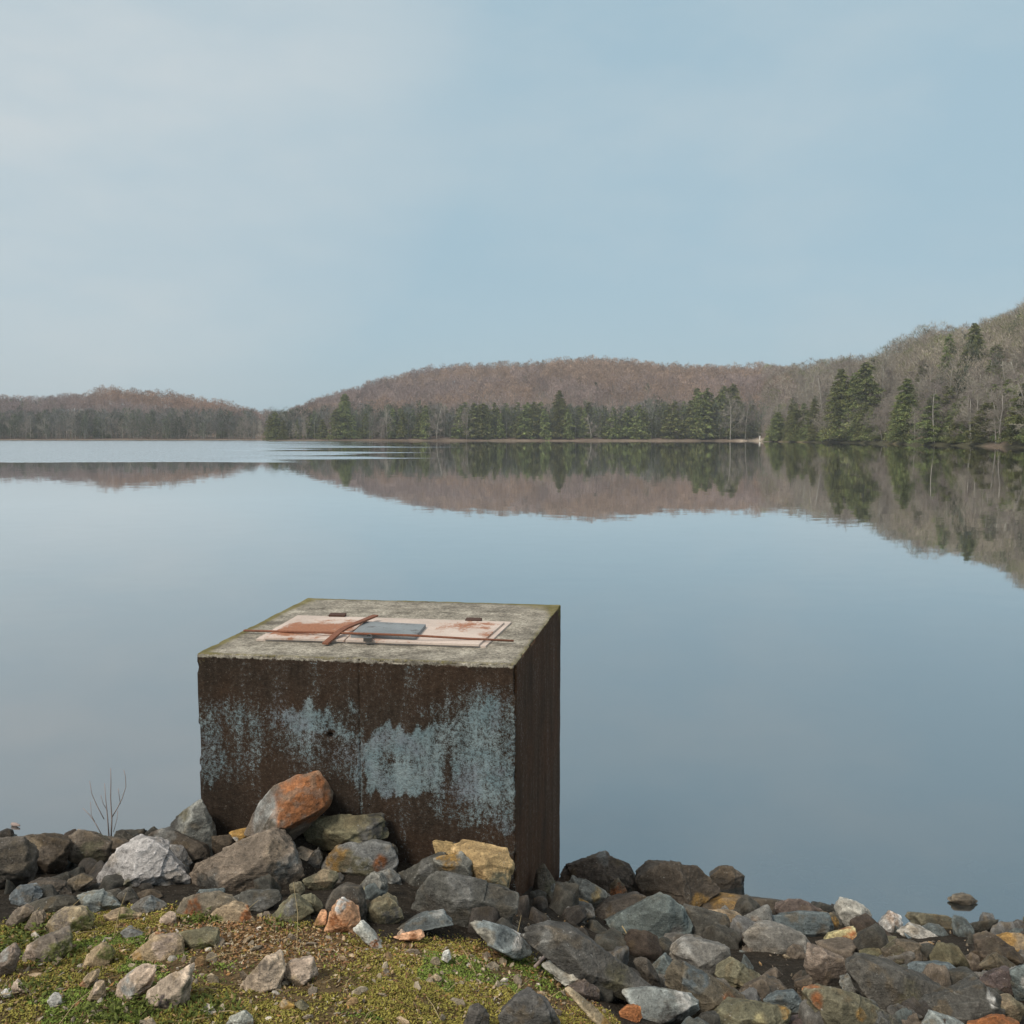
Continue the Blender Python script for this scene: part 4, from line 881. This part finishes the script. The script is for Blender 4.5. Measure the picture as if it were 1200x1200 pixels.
# ------------------------------------------------------------------ far bare woodland
def forest(name, label, lo, hi, n, start, pal, nsl, band=None, pe=.42):
    p = rng.uniform(lo, hi, n*3); d = d_shore(p) + start + (d_ridge(p) + 60 - d_shore(p) - start)*np.sqrt(rng.uniform(0, 1, n*3))
    if band: d = d_shore(p) + start + band*rng.uniform(0, 1, n*3)
    w = d/1100; k = rng.uniform(size=n*3) < w; p, d = p[k][:n], d[k][:n]; n = len(p)
    x = (p-600)/F_PX*d; z = hz(p, d); H = rng.uniform(10, 20, n)*(.8+.4*fbm2(x, d, .02, 7, 2)); Wd = H*rng.uniform(.24, .40, n); ever = (rng.uniform(size=n) < np.where(d - d_shore(p) < 75, pe, .012))
    # crown slivers: thin twig triangles fanning up and out from the limbs
    u = rng.uniform(0, 1, (n, nsl))**.75; th = rng.uniform(0, 2*math.pi, (n, nsl)); rr = np.sqrt(rng.uniform(0, 1, (n, nsl)))
    prof = np.where(ever[:, None], .8*(1-u)**.7+.05, np.sin(np.pi*np.clip(u*.93+.07, 0, 1))**.65)
    cx = x[:, None] + np.cos(th)*rr*prof*Wd[:, None]; cy = d[:, None] + np.sin(th)*rr*prof*Wd[:, None]; cz = z[:, None] + H[:, None]*np.where(ever[:, None], .04 + .9*u, .28 + .72*u)
    L = rng.uniform(.9, 2.6, (n, nsl)); out = np.stack([np.cos(th)*(.25+.5*rr), np.sin(th)*(.25+.5*rr), rng.uniform(.35, 1.2, (n, nsl))], -1) + rng.normal(0, .3, (n, nsl, 3))
    out /= np.linalg.norm(out, axis=-1)[..., None]; side = np.cross(out, rng.normal(size=(n, nsl, 3))); side /= np.linalg.norm(side, axis=-1)[..., None]
    wd = rng.uniform(.05, .17, (n, nsl))*(d[:, None]/800)*np.where(ever[:, None], 2.2, 1)
    C = np.stack([cx, cy, cz], -1); V = np.stack([C - side*wd[..., None], C + side*wd[..., None], C + out*L[..., None]], 2)
    tv = pal(x, d, p, n)*rng.uniform(.62, 1.4, (n, 1))*(.6 + .8*fbm2(x, d, .017, 83, 3))[:, None]; tv = np.where(ever[:, None], np.array([.095, .105, .068])*rng.uniform(.6, 1.35, (n, 1)), tv); tv = tv[:, None, None, :]*rng.uniform(.75, 1.25, (n, nsl, 1, 1))*np.ones((1, 1, 3, 1))
    V = V.reshape(-1, 3); F = np.arange(len(V)).reshape(-1, 3); T = tv.reshape(-1, 3)
    # trunks
    k = 4; ang = np.arange(k)*2*math.pi/k; base = np.stack([x, d, z-.5], 1); r = .16*d/800
    ring = np.stack([np.cos(ang), np.sin(ang), 0*ang], 1)
    TV = np.concatenate([base[:, None]+ring[None]*r[:, None, None], base[:, None]+ring[None]*(r*.5)[:, None, None]+np.stack([0*H, 0*H, H*.75], 1)[:, None]], 1)
    q = np.array([[i, (i+1) % k, k+(i+1) % k] for i in range(k)] + [[i, k+(i+1) % k, k+i] for i in range(k)])
    TF = (q[None] + (np.arange(n)*2*k)[:, None, None]).reshape(-1, 3) + len(V)
    TT = np.repeat(np.array([[.2, .18, .16]])*rng.uniform(.6, 1.5, (n, 1)), 2*k, 0)
    tag(obj(name, mesh_np(name, np.concatenate([V, TV.reshape(-1, 3)]), np.concatenate([F, TF]), M_TWIG, False, np.concatenate([T, TT]))), label, 'woodland', kind='stuff')
A1, A2, A3, A4 = np.array([.30, .225, .195]), np.array([.19, .175, .15]), np.array([.34, .22, .13]), np.array([.26, .20, .19])
def pal_c(x, d, p, n):
    t = fbm2(x, d, .008, 15, 3); r = rng.uniform(size=(n, 1)); low = sstep(120, 20, d - d_shore(p))[:, None]
    c = A1*(1-r) + A4*r; c = np.where((t > .55)[:, None], A1*.5+A3*.5, c); c = c*(1-low) + A2*low; return c*rng.uniform(.8, 1.2, (n, 1))
def pal_l(x, d, p, n):
    c = pal_c(x, d, p, n); lw = sstep(150, 60, d - d_shore(p))[:, None]; c = c*(1-lw) + np.array([.135, .135, .125])*lw; o = sstep(200, 350, d - d_shore(p))[:, None]*sstep(60, 130, p)[:, None]; return c*(1-o) + A3*o*rng.uniform(.8, 1.15, (n, 1))
def pal_s(x, d, p, n): return np.array([.125, .125, .118])*rng.uniform(.7, 1.35, (n, 1))
def pal_r(x, d, p, n):
    r = rng.uniform(size=(n, 1)); c = np.array([.245, .205, .168])*(1-r)+np.array([.295, .238, .205])*r; o = rng.uniform(size=(n, 1)) < .2; c = np.where(o, np.array([.17, .165, .08]), c); return c
forest('bare_woodland', 'bare brown woodland covering the far hill behind the left shore', -820, 330, 4200, 6, pal_l, 120)
forest('bare_woodland', 'bare purple brown woodland covering the long middle hill', 312, 930, 4600, 8, pal_c, 130)
forest('bare_woodland', 'bare grey brown woodland covering the steep hillside on the right', 895, 1480, 2400, 8, pal_r, 280)

forest('shore_woodland', 'dull grey mixed trees massed along the water on the left shore', -820, 300, 1560, 3, pal_s, 150, 50, .4)
forest('shore_woodland', 'grey leafless trees filling the gaps of the tree line under the middle hill', 314, 895, 620, 6, pal_s, 150, 45, .45)
# ------------------------------------------------------------------ single trees
def conifer(seed, nb, ncl, wide, sz, broken=0.0):
    rg = np.random.default_rng(seed); Vs, Cs = [], []
    zs = np.sort(rg.uniform(.06, .985, nb))
    for z in zs:
        prof = wide*(1 - z)**.56*(.55 + .6*rg.uniform()) + .014
        prof *= 1 if rg.uniform() > broken else .45
        a = rg.uniform(0, 2*math.pi); t = np.sqrt(rg.uniform(.02, 1, ncl)); n = ncl
        r = prof*t; droop = -.30*prof*t**2 + rg.uniform(-.05, .2)*prof*t*(1 - z)
        C = np.stack([np.cos(a)*r, np.sin(a)*r, z + droop], 1) + rg.normal(0, 1, (n, 3))*np.array([.024, .024, .014])*(1.2-z)
        N = rg.normal(size=(n, 3))*.8; N[:, 2] = np.abs(N[:, 2]) + .12; N /= np.linalg.norm(N, axis=1)[:, None]
        T = np.stack([np.cos(a)+rg.normal(0, .5, n), np.sin(a)+rg.normal(0, .5, n), rg.normal(-.25, .3, n)], 1); T -= N*(T*N).sum(1)[:, None]; T /= np.linalg.norm(T, axis=1)[:, None]
        B = np.cross(N, T); s = (sz*rg.uniform(.5, 1.3, n)*(.65+.5*(1-z)))[:, None]
        Vs.append(np.stack([C - T*s, C - B*s*.42, C + T*s*1.25, C + B*s*.42], 1).reshape(-1, 3))
        base = np.array([.165, .182, .066])*rg.uniform(.55, 1.4)
        Cs.append(np.repeat(base[None]*rg.uniform(.7, 1.3, (n, 1))*(1+rg.normal(0, .06, (n, 3))), 4, 0))
    V = np.concatenate(Vs); return V, np.arange(len(V)).reshape(-1, 4), np.clip(np.concatenate(Cs), 0, .3)
def trunk_mesh(h=.97, r=.013):
    mb = MB(); mb.tube([(0, 0, -.03), (.002, .001, .3), (-.002, 0, .65), (0, 0, h)], [r, r*.75, r*.42, .001], 6); me = mb.mesh('trunk', M_WOOD, True)
    set_tint(me, np.array([.13, .11, .095])[None]); return me
CON = []
for k in range(6):
    V, F, T = conifer(40+k, 120, 26, [.22, .26, .2, .28, .24, .21][k], .032, .15); CON.append((trunk_mesh(), mesh_np('crown', V, F, M_FOL, False, T)))
CONH = []
for k in range(5):
    V, F, T = conifer(80+k, 230, 100, [.23, .26, .25, .21, .28][k], .0135, .2); CONH.append((trunk_mesh(), mesh_np('crown', V, F, M_FOL, False, T)))

def bare_tree(seed, spread=1.0, twist=.25, detail=4):
    rg = np.random.default_rng(seed); trunk = MB(); crown = MB()
    def grow(mb, p, dr, L, r, lvl):
        n = 4 if lvl < 2 else 3; pts = [p]; q = p.copy(); dd = dr.copy()
        for i in range(n):
            dd = dd + rg.normal(0, twist*(.35 if lvl == 0 else 1), 3); dd[2] += .05 if lvl else .12; dd /= np.linalg.norm(dd); q = q + dd*L/n; pts.append(q.copy())
        mb.tube(pts, list(np.linspace(r, r*.4, len(pts))), 5 if lvl == 0 else 3)
        return pts, dd
    tp, _ = grow(trunk, np.array([0, 0, -.03]), np.array([rg.normal(0, .06), rg.normal(0, .06), 1.]), .92, .0135, 0)
    def branch(p, dr, L, r, lvl):
        pts, dd = grow(crown, p, dr, L, r, lvl)
        if lvl >= detail: return
        for _ in range([0, 6, 6, 4][lvl] if lvl < 4 else 0):
            t = rg.uniform(.25, 1); i = min(int(t*(len(pts)-1)), len(pts)-2); f = t*(len(pts)-1) - i; q = pts[i]*(1-f) + pts[i+1]*f
            nd = dd + rg.normal(0, .62, 3); nd[2] += .12; nd /= np.linalg.norm(nd); branch(q, nd, L*rg.uniform(.4, .65), max(r*.45, .0012), lvl+1)
    for _ in range(15):
        t = rg.uniform(.22, 1); i = min(int(t*(len(tp)-1)), len(tp)-2); f = t*(len(tp)-1) - i; q = tp[i]*(1-f) + tp[i+1]*f
        a = rg.uniform(0, 2*math.pi); up = rg.uniform(.1, .9) + (t > .8)*.7
        nd = np.array([math.cos(a), math.sin(a), up]); nd /= np.linalg.norm(nd); branch(q, nd, spread*(.34 - .2*t)*rg.uniform(.7, 1.25), .0055*(1.25-t), 1)
    a = trunk.mesh('trunk', M_WOOD, True); set_tint(a, np.array([.30, .275, .24])[None]); b = crown.mesh('crown', M_WOOD); 
    set_tint(b, np.array([.27, .235, .20])[None]*rg.uniform(.75, 1.3, (len(b.vertices), 1))); return a, b
BARE = [bare_tree(200+k, [1, 1.25, .85, 1.35, 1.1, .95][k]) for k in range(6)]
print('bare faces', [len(b[1].polygons) for b in BARE])

def plant(kind, meshes, px, d, h, label, group, cat, wid=1.0, dx=0):
    z = float(hz(np.array([float(px)]), np.array([float(d)]))[0]); x = (px-600)/F_PX*d
    o = empty(kind, (x, d, z - .1)); o.scale = (h*wid, h*wid, h); o.rotation_euler = (random.uniform(-.03, .03), random.uniform(-.03, .03), random.uniform(0, 6.28))
    tag(o, label, cat, group)
    obj('trunk', meshes[0], o); obj('crown', meshes[1], o); return o
def top_h(px, d, ytop):
    z = float(hz(np.array([float(px)]), np.array([float(d)]))[0]); return max(2.7 + (HY-ytop)/F_PX*d - z, 4)

CP_X = [312, 330, 350, 385, 405, 425, 470, 520, 560, 605, 640, 690, 720, 770, 812, 850, 880, 890]
CP_Y = [488, 487, 490, 484, 476, 484, 479, 474, 472, 470, 474, 474, 480, 474, 464, 458, 472, 492]
G1 = 'conifers along the middle shore'; L1 = 'dark green conifer in the tree line under the middle hill'
special = {405: (461, 'tall dark conifer standing out at the left end of the middle shore'), 655: (457, 'tallest pointed conifer in the middle of the far tree line')}
for pxc, (yt, lab) in special.items():
    d = d_shore(pxc) + 9; plant('conifer_tree', CONH[pxc % 5], pxc, d, top_h(pxc, d, yt), lab, None, 'conifer', 1.15)
for pxc in (815, 828, 846, 858):
    d = d_shore(pxc) + 14; plant('conifer_tree', random.choice(CONH), pxc, d, top_h(pxc, d, random.uniform(449, 455)), 'tall dark conifer in the dense clump left of the sandy point', 'conifer clump left of the sandy point', 'conifer', 1.1)
x_ = 316.0
while x_ < 888:
    if abs(x_-655) > 6 and abs(x_-405) > 7:
        near_ = random.random()
        d = float(d_shore(x_)) + random.uniform(4, 32)
        yt = np.interp(x_, CP_X, CP_Y); dens = np.interp(x_, [312, 340, 390, 430, 470, 520, 890], [.6, .5, .7, .5, .75, .8, .85])
        if random.random() < dens:
            plant('conifer_tree', random.choice(CON), x_, d, top_h(x_, d, yt + abs(random.gauss(0, 11)) - 3), L1, G1, 'conifer', random.uniform(.9, 1.35))
        else:
            plant('bare_tree', random.choice(BARE), x_, d - random.uniform(0, 4), top_h(x_, d, yt + random.uniform(-4, 14)), 'pale leafless tree in the tree line under the middle hill', 'bare trees along the middle shore', 'bare tree', random.uniform(.8, 1.1))
    x_ += random.uniform(2.4, 4.6)
x_ = -20.0
while x_ < 312:
    d = float(d_shore(x_)) + random.uniform(4, 30); con = random.random() < .02
    yt = np.interp(x_, [0, 60, 120, 200, 312], [488, 486, 484, 486, 489])
    if con: plant('conifer_tree', random.choice(CON), x_, d, top_h(x_, d, yt + abs(random.gauss(0, 7))), 'small dark conifer in the far tree line on the left shore', 'conifers along the left shore', 'conifer', random.uniform(.9, 1.3))
    else: plant('bare_tree', random.choice(BARE), x_, d, top_h(x_, d, yt + random.uniform(-3, 10)), 'grey leafless tree in the far tree line on the left shore', 'bare trees along the left shore', 'bare tree', random.uniform(.8, 1.1))
    x_ += random.uniform(3.2, 6)
for x_ in np.arange(-10, 72, 5.5):
    d = float(d_ridge(x_)) - random.uniform(20, 90); plant('pine_tree', random.choice(CON), x_, d, top_h(x_, d, 467.5 + random.uniform(-1.5, 3)), 'dark pine on the skyline above the left shore', 'pines on the left skyline', 'conifer', 1.2)
# left tip of the middle shore
for x_, yt in ((318, 487), (324, 482), (333, 492)):
    d = float(d_shore(x_)) + 4; plant('conifer_tree', random.choice(CONH), x_, d, top_h(x_, d, yt), 'green conifer on the very tip of the middle shore', 'conifers on the tip of the middle shore', 'conifer', 1.25)
# right shore
RC = [(985, 398, 432, 'dark broad conifer, left one of the tall pair on the right shore', 1.25), (1014, 392, 424, 'tall pointed conifer, right one of the tall pair on the right shore', 1.3), (1000, 400, 436, 'conifer standing between the two tall shore conifers on the right', 1.2),
      (1060, 300, 442, 'bright green conical conifer standing alone right at the water', 1.25), (1106, 372, 392, 'small pointed spruce on the skyline of the right hillside', .8), (1138, 362, 379, 'tall conifer rising above the skyline of the right hillside', 1.1),
      (1126, 345, 410, 'conifer left below the tall skyline conifer on the right hillside', 1.3), (1163, 335, 404, 'broad green conifer right below the tall skyline conifer', 1.7), (1078, 385, 421, 'small yellowish conifer high up between bare trees right of the tall pair', 1.1),
      (1197, 240, 448, 'yellow green conifer cut by the right edge', 1.3), (1190, 245, 480, 'low yellow green conifer at the water by the right edge', 1.7), (1121, 272, 486, 'small green conifer at the water between bare leaning trees', 1.4), (1150, 262, 494, 'low bushy conifer at the water left of the right-edge conifers', 1.7),
      (953, 425, 466, 'thin conifer among bare trees left of the tall pair', .95), (925, 450, 472, 'slender yellowish conifer right behind the bright bush', .8), (1176, 255, 470, 'green conifer behind the low yellow green one', 1.3)]
for i, (px_, d, yt, lab, wd) in enumerate(RC):
    d = max(d, float(d_shore(px_)) + 3); o = plant('conifer_tree', CONH[i % 5], px_, d, top_h(px_, d, yt), lab, None, 'conifer', wd)
for k in range(175):
    px_ = random.uniform(906, 1225); d = float(d_shore(px_)) + 2 + abs(random.gauss(0, 36))
    if 1040 < px_ < 1078 and d < 312: continue
    plant('hemlock_tree', random.choice(CONH), px_, d, random.uniform(5, 15), 'low green hemlock in the mixed growth along the right shore', 'hemlocks in the mixed growth of the right shore', 'conifer', random.uniform(1.2, 1.75))
for k in range(4):
    px_ = [118, 126, 262, 40][k]; d = float(d_shore(px_)) + random.uniform(6, 40); plant('conifer_tree', random.choice(CON), px_, d, random.uniform(11, 15), 'small dark conifer in the far tree line on the left shore', 'conifers along the left shore', 'conifer', random.uniform(1.1, 1.6))
GR = 'bare trees on the right hillside'
n = 0
while n < 105:
    px_ = random.uniform(897, 1235); off = abs(random.gauss(0, 1))*45 + 3; d = float(d_shore(px_)) + off
    if d > float(d_ridge(px_)): continue
    if 1046 < px_ < 1074 and d < 300: continue
    h_ = random.uniform(11, 19)*(1 if off > 25 else .8)
    lab = 'leafless tree on the lower slope of the right hillside' if off > 22 else 'leafless tree leaning over the water of the right shore'
    plant('bare_tree', random.choice(BARE), px_, d, h_, lab, GR if off > 22 else 'bare trees at the water of the right shore', 'bare tree', random.uniform(.85, 1.3)); n += 1
for k in range(46):
    px_ = random.uniform(900, 1215); d = float(d_shore(px_)) + random.uniform(1, 24)
    if 1046 < px_ < 1074: continue
    plant('bare_tree', random.choice(BARE), px_, d, random.uniform(9, 17), 'leafless tree leaning over the water of the right shore', 'bare trees at the water of the right shore', 'bare tree', random.uniform(.9, 1.3))
# dense bare trees on the skyline of the right hill
for k in range(16):
    px_ = random.uniform(935, 1040); d = float(d_shore(px_)) + random.uniform(30, 90); plant('bare_tree', random.choice(BARE), px_, d, top_h(px_, d, np.interp(px_, [935, 975, 1012, 1040], [436, 425, 414, 426]) + random.uniform(0, 12)), 'tall leafless tree around the tall conifer pair, reaching the skyline', 'bare trees round the tall conifer pair', 'bare tree', random.uniform(.7, 1))
# bright bush and marker post on the sandy point
x0 = (905-600)/F_PX*474; zb = .45; n = 900
rg = np.random.default_rng(5); C = rg.normal(size=(n, 3)); C /= np.linalg.norm(C, axis=1)[:, None]; C *= rg.uniform(.3, 1, (n, 1))*np.array([4.2, 2.5, 3.3]); C[:, 2] = np.abs(C[:, 2])*rg.uniform(.4, 1.25, n)
V, F, T = quad_cloud(C[:, 0], C[:, 1], C[:, 2], rg.uniform(.15, .4, n), .1, np.array([.17, .21, .05])[None]*rg.uniform(.6, 1.4, (n, 1)))
b = empty('shore_bush', (x0, 474, zb)); tag(b, 'bright yellow green bush on the sandy point of the far shore', 'bush')
obj('foliage', mesh_np('foliage', V, F, M_LEAF, False, T), b)
mb = MB()
for k in range(7): mb.tube([(rg.normal(0, .4), rg.normal(0, .3), -.6), (rg.normal(0, 1.5), rg.normal(0, .8), 1.8), (rg.normal(0, 2.4), rg.normal(0, 1.2), 4.2)], [.08, .06, .02], 5)
obj('stems', mb.mesh('stems', M_BARK, True), b)
t = NT('white_post_paint'); t.principled((.72, .71, .68), .6); mb = MB()
xp = (889.5-600)/F_PX*540; zp = .4; mb.box(bx(xp, 540, zp+1.0, .28, .28, 1.05)); mb.box(bx(xp, 540, zp+2.2, .4, .4, .148)); 
tag(obj('marker_post', mb.mesh('marker_post', t.m)), 'small white upright marker on the sandy point of the far shore', 'marker')

# ------------------------------------------------------------------ water
def water_material():
    t = NT('lake_water'); geo = t.n('ShaderNodeNewGeometry'); pos = geo.outputs['Position']; sx = t.n('ShaderNodeSeparateXYZ'); t.l(pos, sx.inputs[0]); X, Y = sx.outputs[0], sx.outputs[1]
    def mapv(s):
        m = t.n('ShaderNodeMapping'); m.inputs['Scale'].default_value = s; t.l(pos, m.inputs['Vector']); return m.outputs[0]
    def centred(v, amp):      # noise colour -> horizontal slope
        a = t.n('ShaderNodeVectorMath', operation='SUBTRACT'); t.l(v, a.inputs[0]); a.inputs[1].default_value = (.5, .5, .5)
        b = t.n('ShaderNodeVectorMath', operation='MULTIPLY'); t.l(a.outputs[0], b.inputs[0]); b.inputs[1].default_value = (amp, amp, 0); return b.outputs[0]
    def add(a, b):
        x = t.n('ShaderNodeVectorMath', operation='ADD'); 
        for i, v in enumerate((a, b)):
            if isinstance(v, tuple): x.inputs[i].default_value = v
            else: t.l(v, x.inputs[i])
        return x.outputs[0]
    calm = add(centred(t.noise(mapv((1.1, 1.7, 1)), 1.0, 3, .6, 'Color'), .009), centred(t.noise(mapv((.05, .16, 1)), 1.0, 2, .5, 'Color'), .0016))
    ruff = centred(t.noise(mapv((3.2, 5, 1)), 1.0, 2, .6, 'Color'), .55)
    ruff = add(ruff, (0, -.085, 0))
    # cat's paws: wind-ruffled area far out on the left, frayed into streaks toward the middle
    ang = t.math('DIVIDE', X, t.math('MAXIMUM', Y, 1.0))
    ns = t.noise(mapv((.004, .035, 1)), 1.0, 4, .6); n2 = t.noise(mapv((.002, .012, 1)), 1.0, 3, .5)
    edge = t.math('ADD', Y, t.rng(t.noise(mapv((.012, .0, 1)), 1.0, 3, .5), .3, .7, -8, 8))
    m1 = t.rng(edge, 101, 107, 0, 1)
    side = t.rng(t.math('ADD', ang, t.rng(ns, .3, .7, -.16, .16)), -.25, -.17, 1, 0)
    m = t.math('MULTIPLY', m1, side)
    st = t.math('MULTIPLY', t.rng(n2, .56, .64, 0, .55), t.rng(Y, 150, 260, 0, 1))
    st = t.math('MULTIPLY', st, t.rng(ang, -.2, .3, 1, .1))
    m = t.math('MAXIMUM', m, st)
    sc = t.n('ShaderNodeVectorMath', operation='SCALE'); t.l(ruff, sc.inputs[0]); t.l(m, sc.inputs['Scale'])
    nv = add(add(calm, sc.outputs[0]), (0, 0, 1)); nn = t.n('ShaderNodeVectorMath', operation='NORMALIZE'); t.l(nv, nn.inputs[0]); N = nn.outputs[0]
    gl = t.n('ShaderNodeBsdfGlossy'); gl.inputs['Roughness'].default_value = .02; gl.inputs['Color'].default_value = (1, 1, 1, 1); t.l(N, gl.inputs['Normal'])
    body = t.n('ShaderNodeBsdfDiffuse'); body.inputs['Color'].default_value = (.035, .045, .05, 1)
    tr = t.n('ShaderNodeBsdfTransparent'); tr.inputs['Color'].default_value = (.62, .66, .56, 1)
    mx = t.n('ShaderNodeMixShader'); t.l(t.rng(Y, 5.0, 7.4, .85, .0), mx.inputs[0]); t.l(body.outputs[0], mx.inputs[1]); t.l(tr.outputs[0], mx.inputs[2])
    fr = t.n('ShaderNodeFresnel'); fr.inputs['IOR'].default_value = 1.333; t.l(N, fr.inputs['Normal'])
    m2 = t.n('ShaderNodeMixShader'); t.l(t.math('MINIMUM', t.math('ADD', fr.outputs[0], .32), 1.0), m2.inputs[0]); t.l(mx.outputs[0], m2.inputs[1]); t.l(gl.outputs[0], m2.inputs[2])
    t.l(m2.outputs[0], t.out.inputs['Surface']); return t.m
wv = [(-1880, 4.2, 0), (1880, 4.2, 0), (1880, 2100, 0), (-1880, 2100, 0)]
w = obj('lake_water', mesh_np('lake_water', wv, [[0, 1, 2, 3]], water_material())); tag(w, 'calm lake mirroring hills and sky', 'water', kind='structure')

# ------------------------------------------------------------------ air
hb = MB(); hb.box([(-1950, -350, -6), (1950, -350, -6), (1950, 2200, -6), (-1950, 2200, -6), (-1950, -350, 118), (1950, -350, 118), (1950, 2200, 118), (-1950, 2200, 118)])
hm = bpy.data.materials.new('haze'); hm.use_nodes = True; ht = hm.node_tree; ht.nodes.clear()
hv = ht.nodes.new('ShaderNodeVolumePrincipled'); hv.inputs['Color'].default_value = (.93, .96, 1, 1); hv.inputs['Density'].default_value = .00022
ho = ht.nodes.new('ShaderNodeOutputMaterial'); ht.links.new(hv.outputs[0], ho.inputs['Volume'])
tag(obj('haze', hb.mesh('haze', hm)), 'thin pale haze over the whole lake', 'haze', kind='stuff')

# ------------------------------------------------------------------ sky, sun, view
SUN = np.array([-.42, -.52, .76]); SUN /= np.linalg.norm(SUN); el = math.asin(SUN[2]); az = math.atan2(SUN[0], SUN[1])
world = bpy.data.worlds.new('World'); scene.world = world; world.use_nodes = True; nt = world.node_tree; nt.nodes.clear()
def wn(t, **k):
    x = nt.nodes.new(t)
    for a, b in k.items(): setattr(x, a, b)
    return x
sky = wn('ShaderNodeTexSky', sky_type='NISHITA', sun_disc=False, sun_elevation=el, sun_rotation=az)
sky.air_density = 1; sky.dust_density = 1.5; sky.ozone_density = 1
tc = wn('ShaderNodeTexCoord'); mp = wn('ShaderNodeMapping'); mp.inputs['Scale'].default_value = (1, 1, 2.6); nt.links.new(tc.outputs['Generated'], mp.inputs['Vector'])
def wnoise(sc, det, rough):
    n = wn('ShaderNodeTexNoise'); n.inputs['Scale'].default_value = sc; n.inputs['Detail'].default_value = det; n.inputs['Roughness'].default_value = rough; nt.links.new(mp.outputs[0], n.inputs['Vector']); return n.outputs['Fac']
def wrange(v, a, b, c_, d):
    r = wn('ShaderNodeMapRange'); nt.links.new(v, r.inputs['Value'])
    for k, q in zip(('From Min', 'From Max', 'To Min', 'To Max'), (a, b, c_, d)): r.inputs[k].default_value = q
    return r.outputs[0]
def wmix(f, a, b):
    m = wn('ShaderNodeMix', data_type='RGBA')
    for i, v in ((0, f), (6, a), (7, b)):
        if isinstance(v, float): m.inputs[i].default_value = v
        elif isinstance(v, tuple): m.inputs[i].default_value = (*v, 1)
        else: nt.links.new(v, m.inputs[i])
    return m.outputs[2]
veil = wmix(.86, sky.outputs[0], (3.8, 5.35, 6.2))                   # thin high veil over the blue
cl = wrange(wnoise(2.3, 5, .55), .48, .72, 0, .55)
veil = wmix(cl, veil, (5.3, 6.0, 6.3))
veil = wmix(wrange(wnoise(1.7, 4, .5), .48, .72, 0, .5), veil, (3.4, 4.95, 5.9))
dt = wn('ShaderNodeVectorMath', operation='DOT_PRODUCT'); nt.links.new(tc.outputs['Generated'], dt.inputs[0]); dt.inputs[1].default_value = tuple(Vector(ray(-40, -40)).normalized())
gl_ = wn('ShaderNodeMath', operation='MULTIPLY'); nt.links.new(wrange(dt.outputs['Value'], .90, .995, 0, .75), gl_.inputs[0]); nt.links.new(wrange(wnoise(3.1, 4, .55), .3, .65, .35, 1), gl_.inputs[1])
veil = wmix(gl_.outputs[0], veil, (6.5, 6.7, 6.7))        # thin bright cloud high on the left
sxyz = wn('ShaderNodeSeparateXYZ'); nt.links.new(tc.outputs['Generated'], sxyz.inputs[0])
veil = wmix(wrange(sxyz.outputs[2], .42, .8, 0, .75), veil, (7.6, 7.5, 7.3))   # brighter cloud overhead
bg = wn('ShaderNodeBackground'); bg.inputs['Strength'].default_value = .1; nt.links.new(veil, bg.inputs['Color'])
wo = wn('ShaderNodeOutputWorld'); nt.links.new(bg.outputs[0], wo.inputs['Surface'])

sl = bpy.data.lights.new('sun', 'SUN'); sl.energy = 2.5; sl.angle = R(14); sl.color = (1, .91, .78)
so = bpy.data.objects.new('sun', sl); COL.objects.link(so)
so.rotation_euler = Vector(SUN).to_track_quat('Z', 'Y').to_euler(); so.location = (-20, -15, 40)

vs = scene.view_settings; vs.view_transform = 'Standard'; vs.look = 'None'; vs.gamma = 1; vs.use_curve_mapping = False; vs.exposure = .1
scene.cycles.max_bounces = 6; scene.cycles.transparent_max_bounces = 8
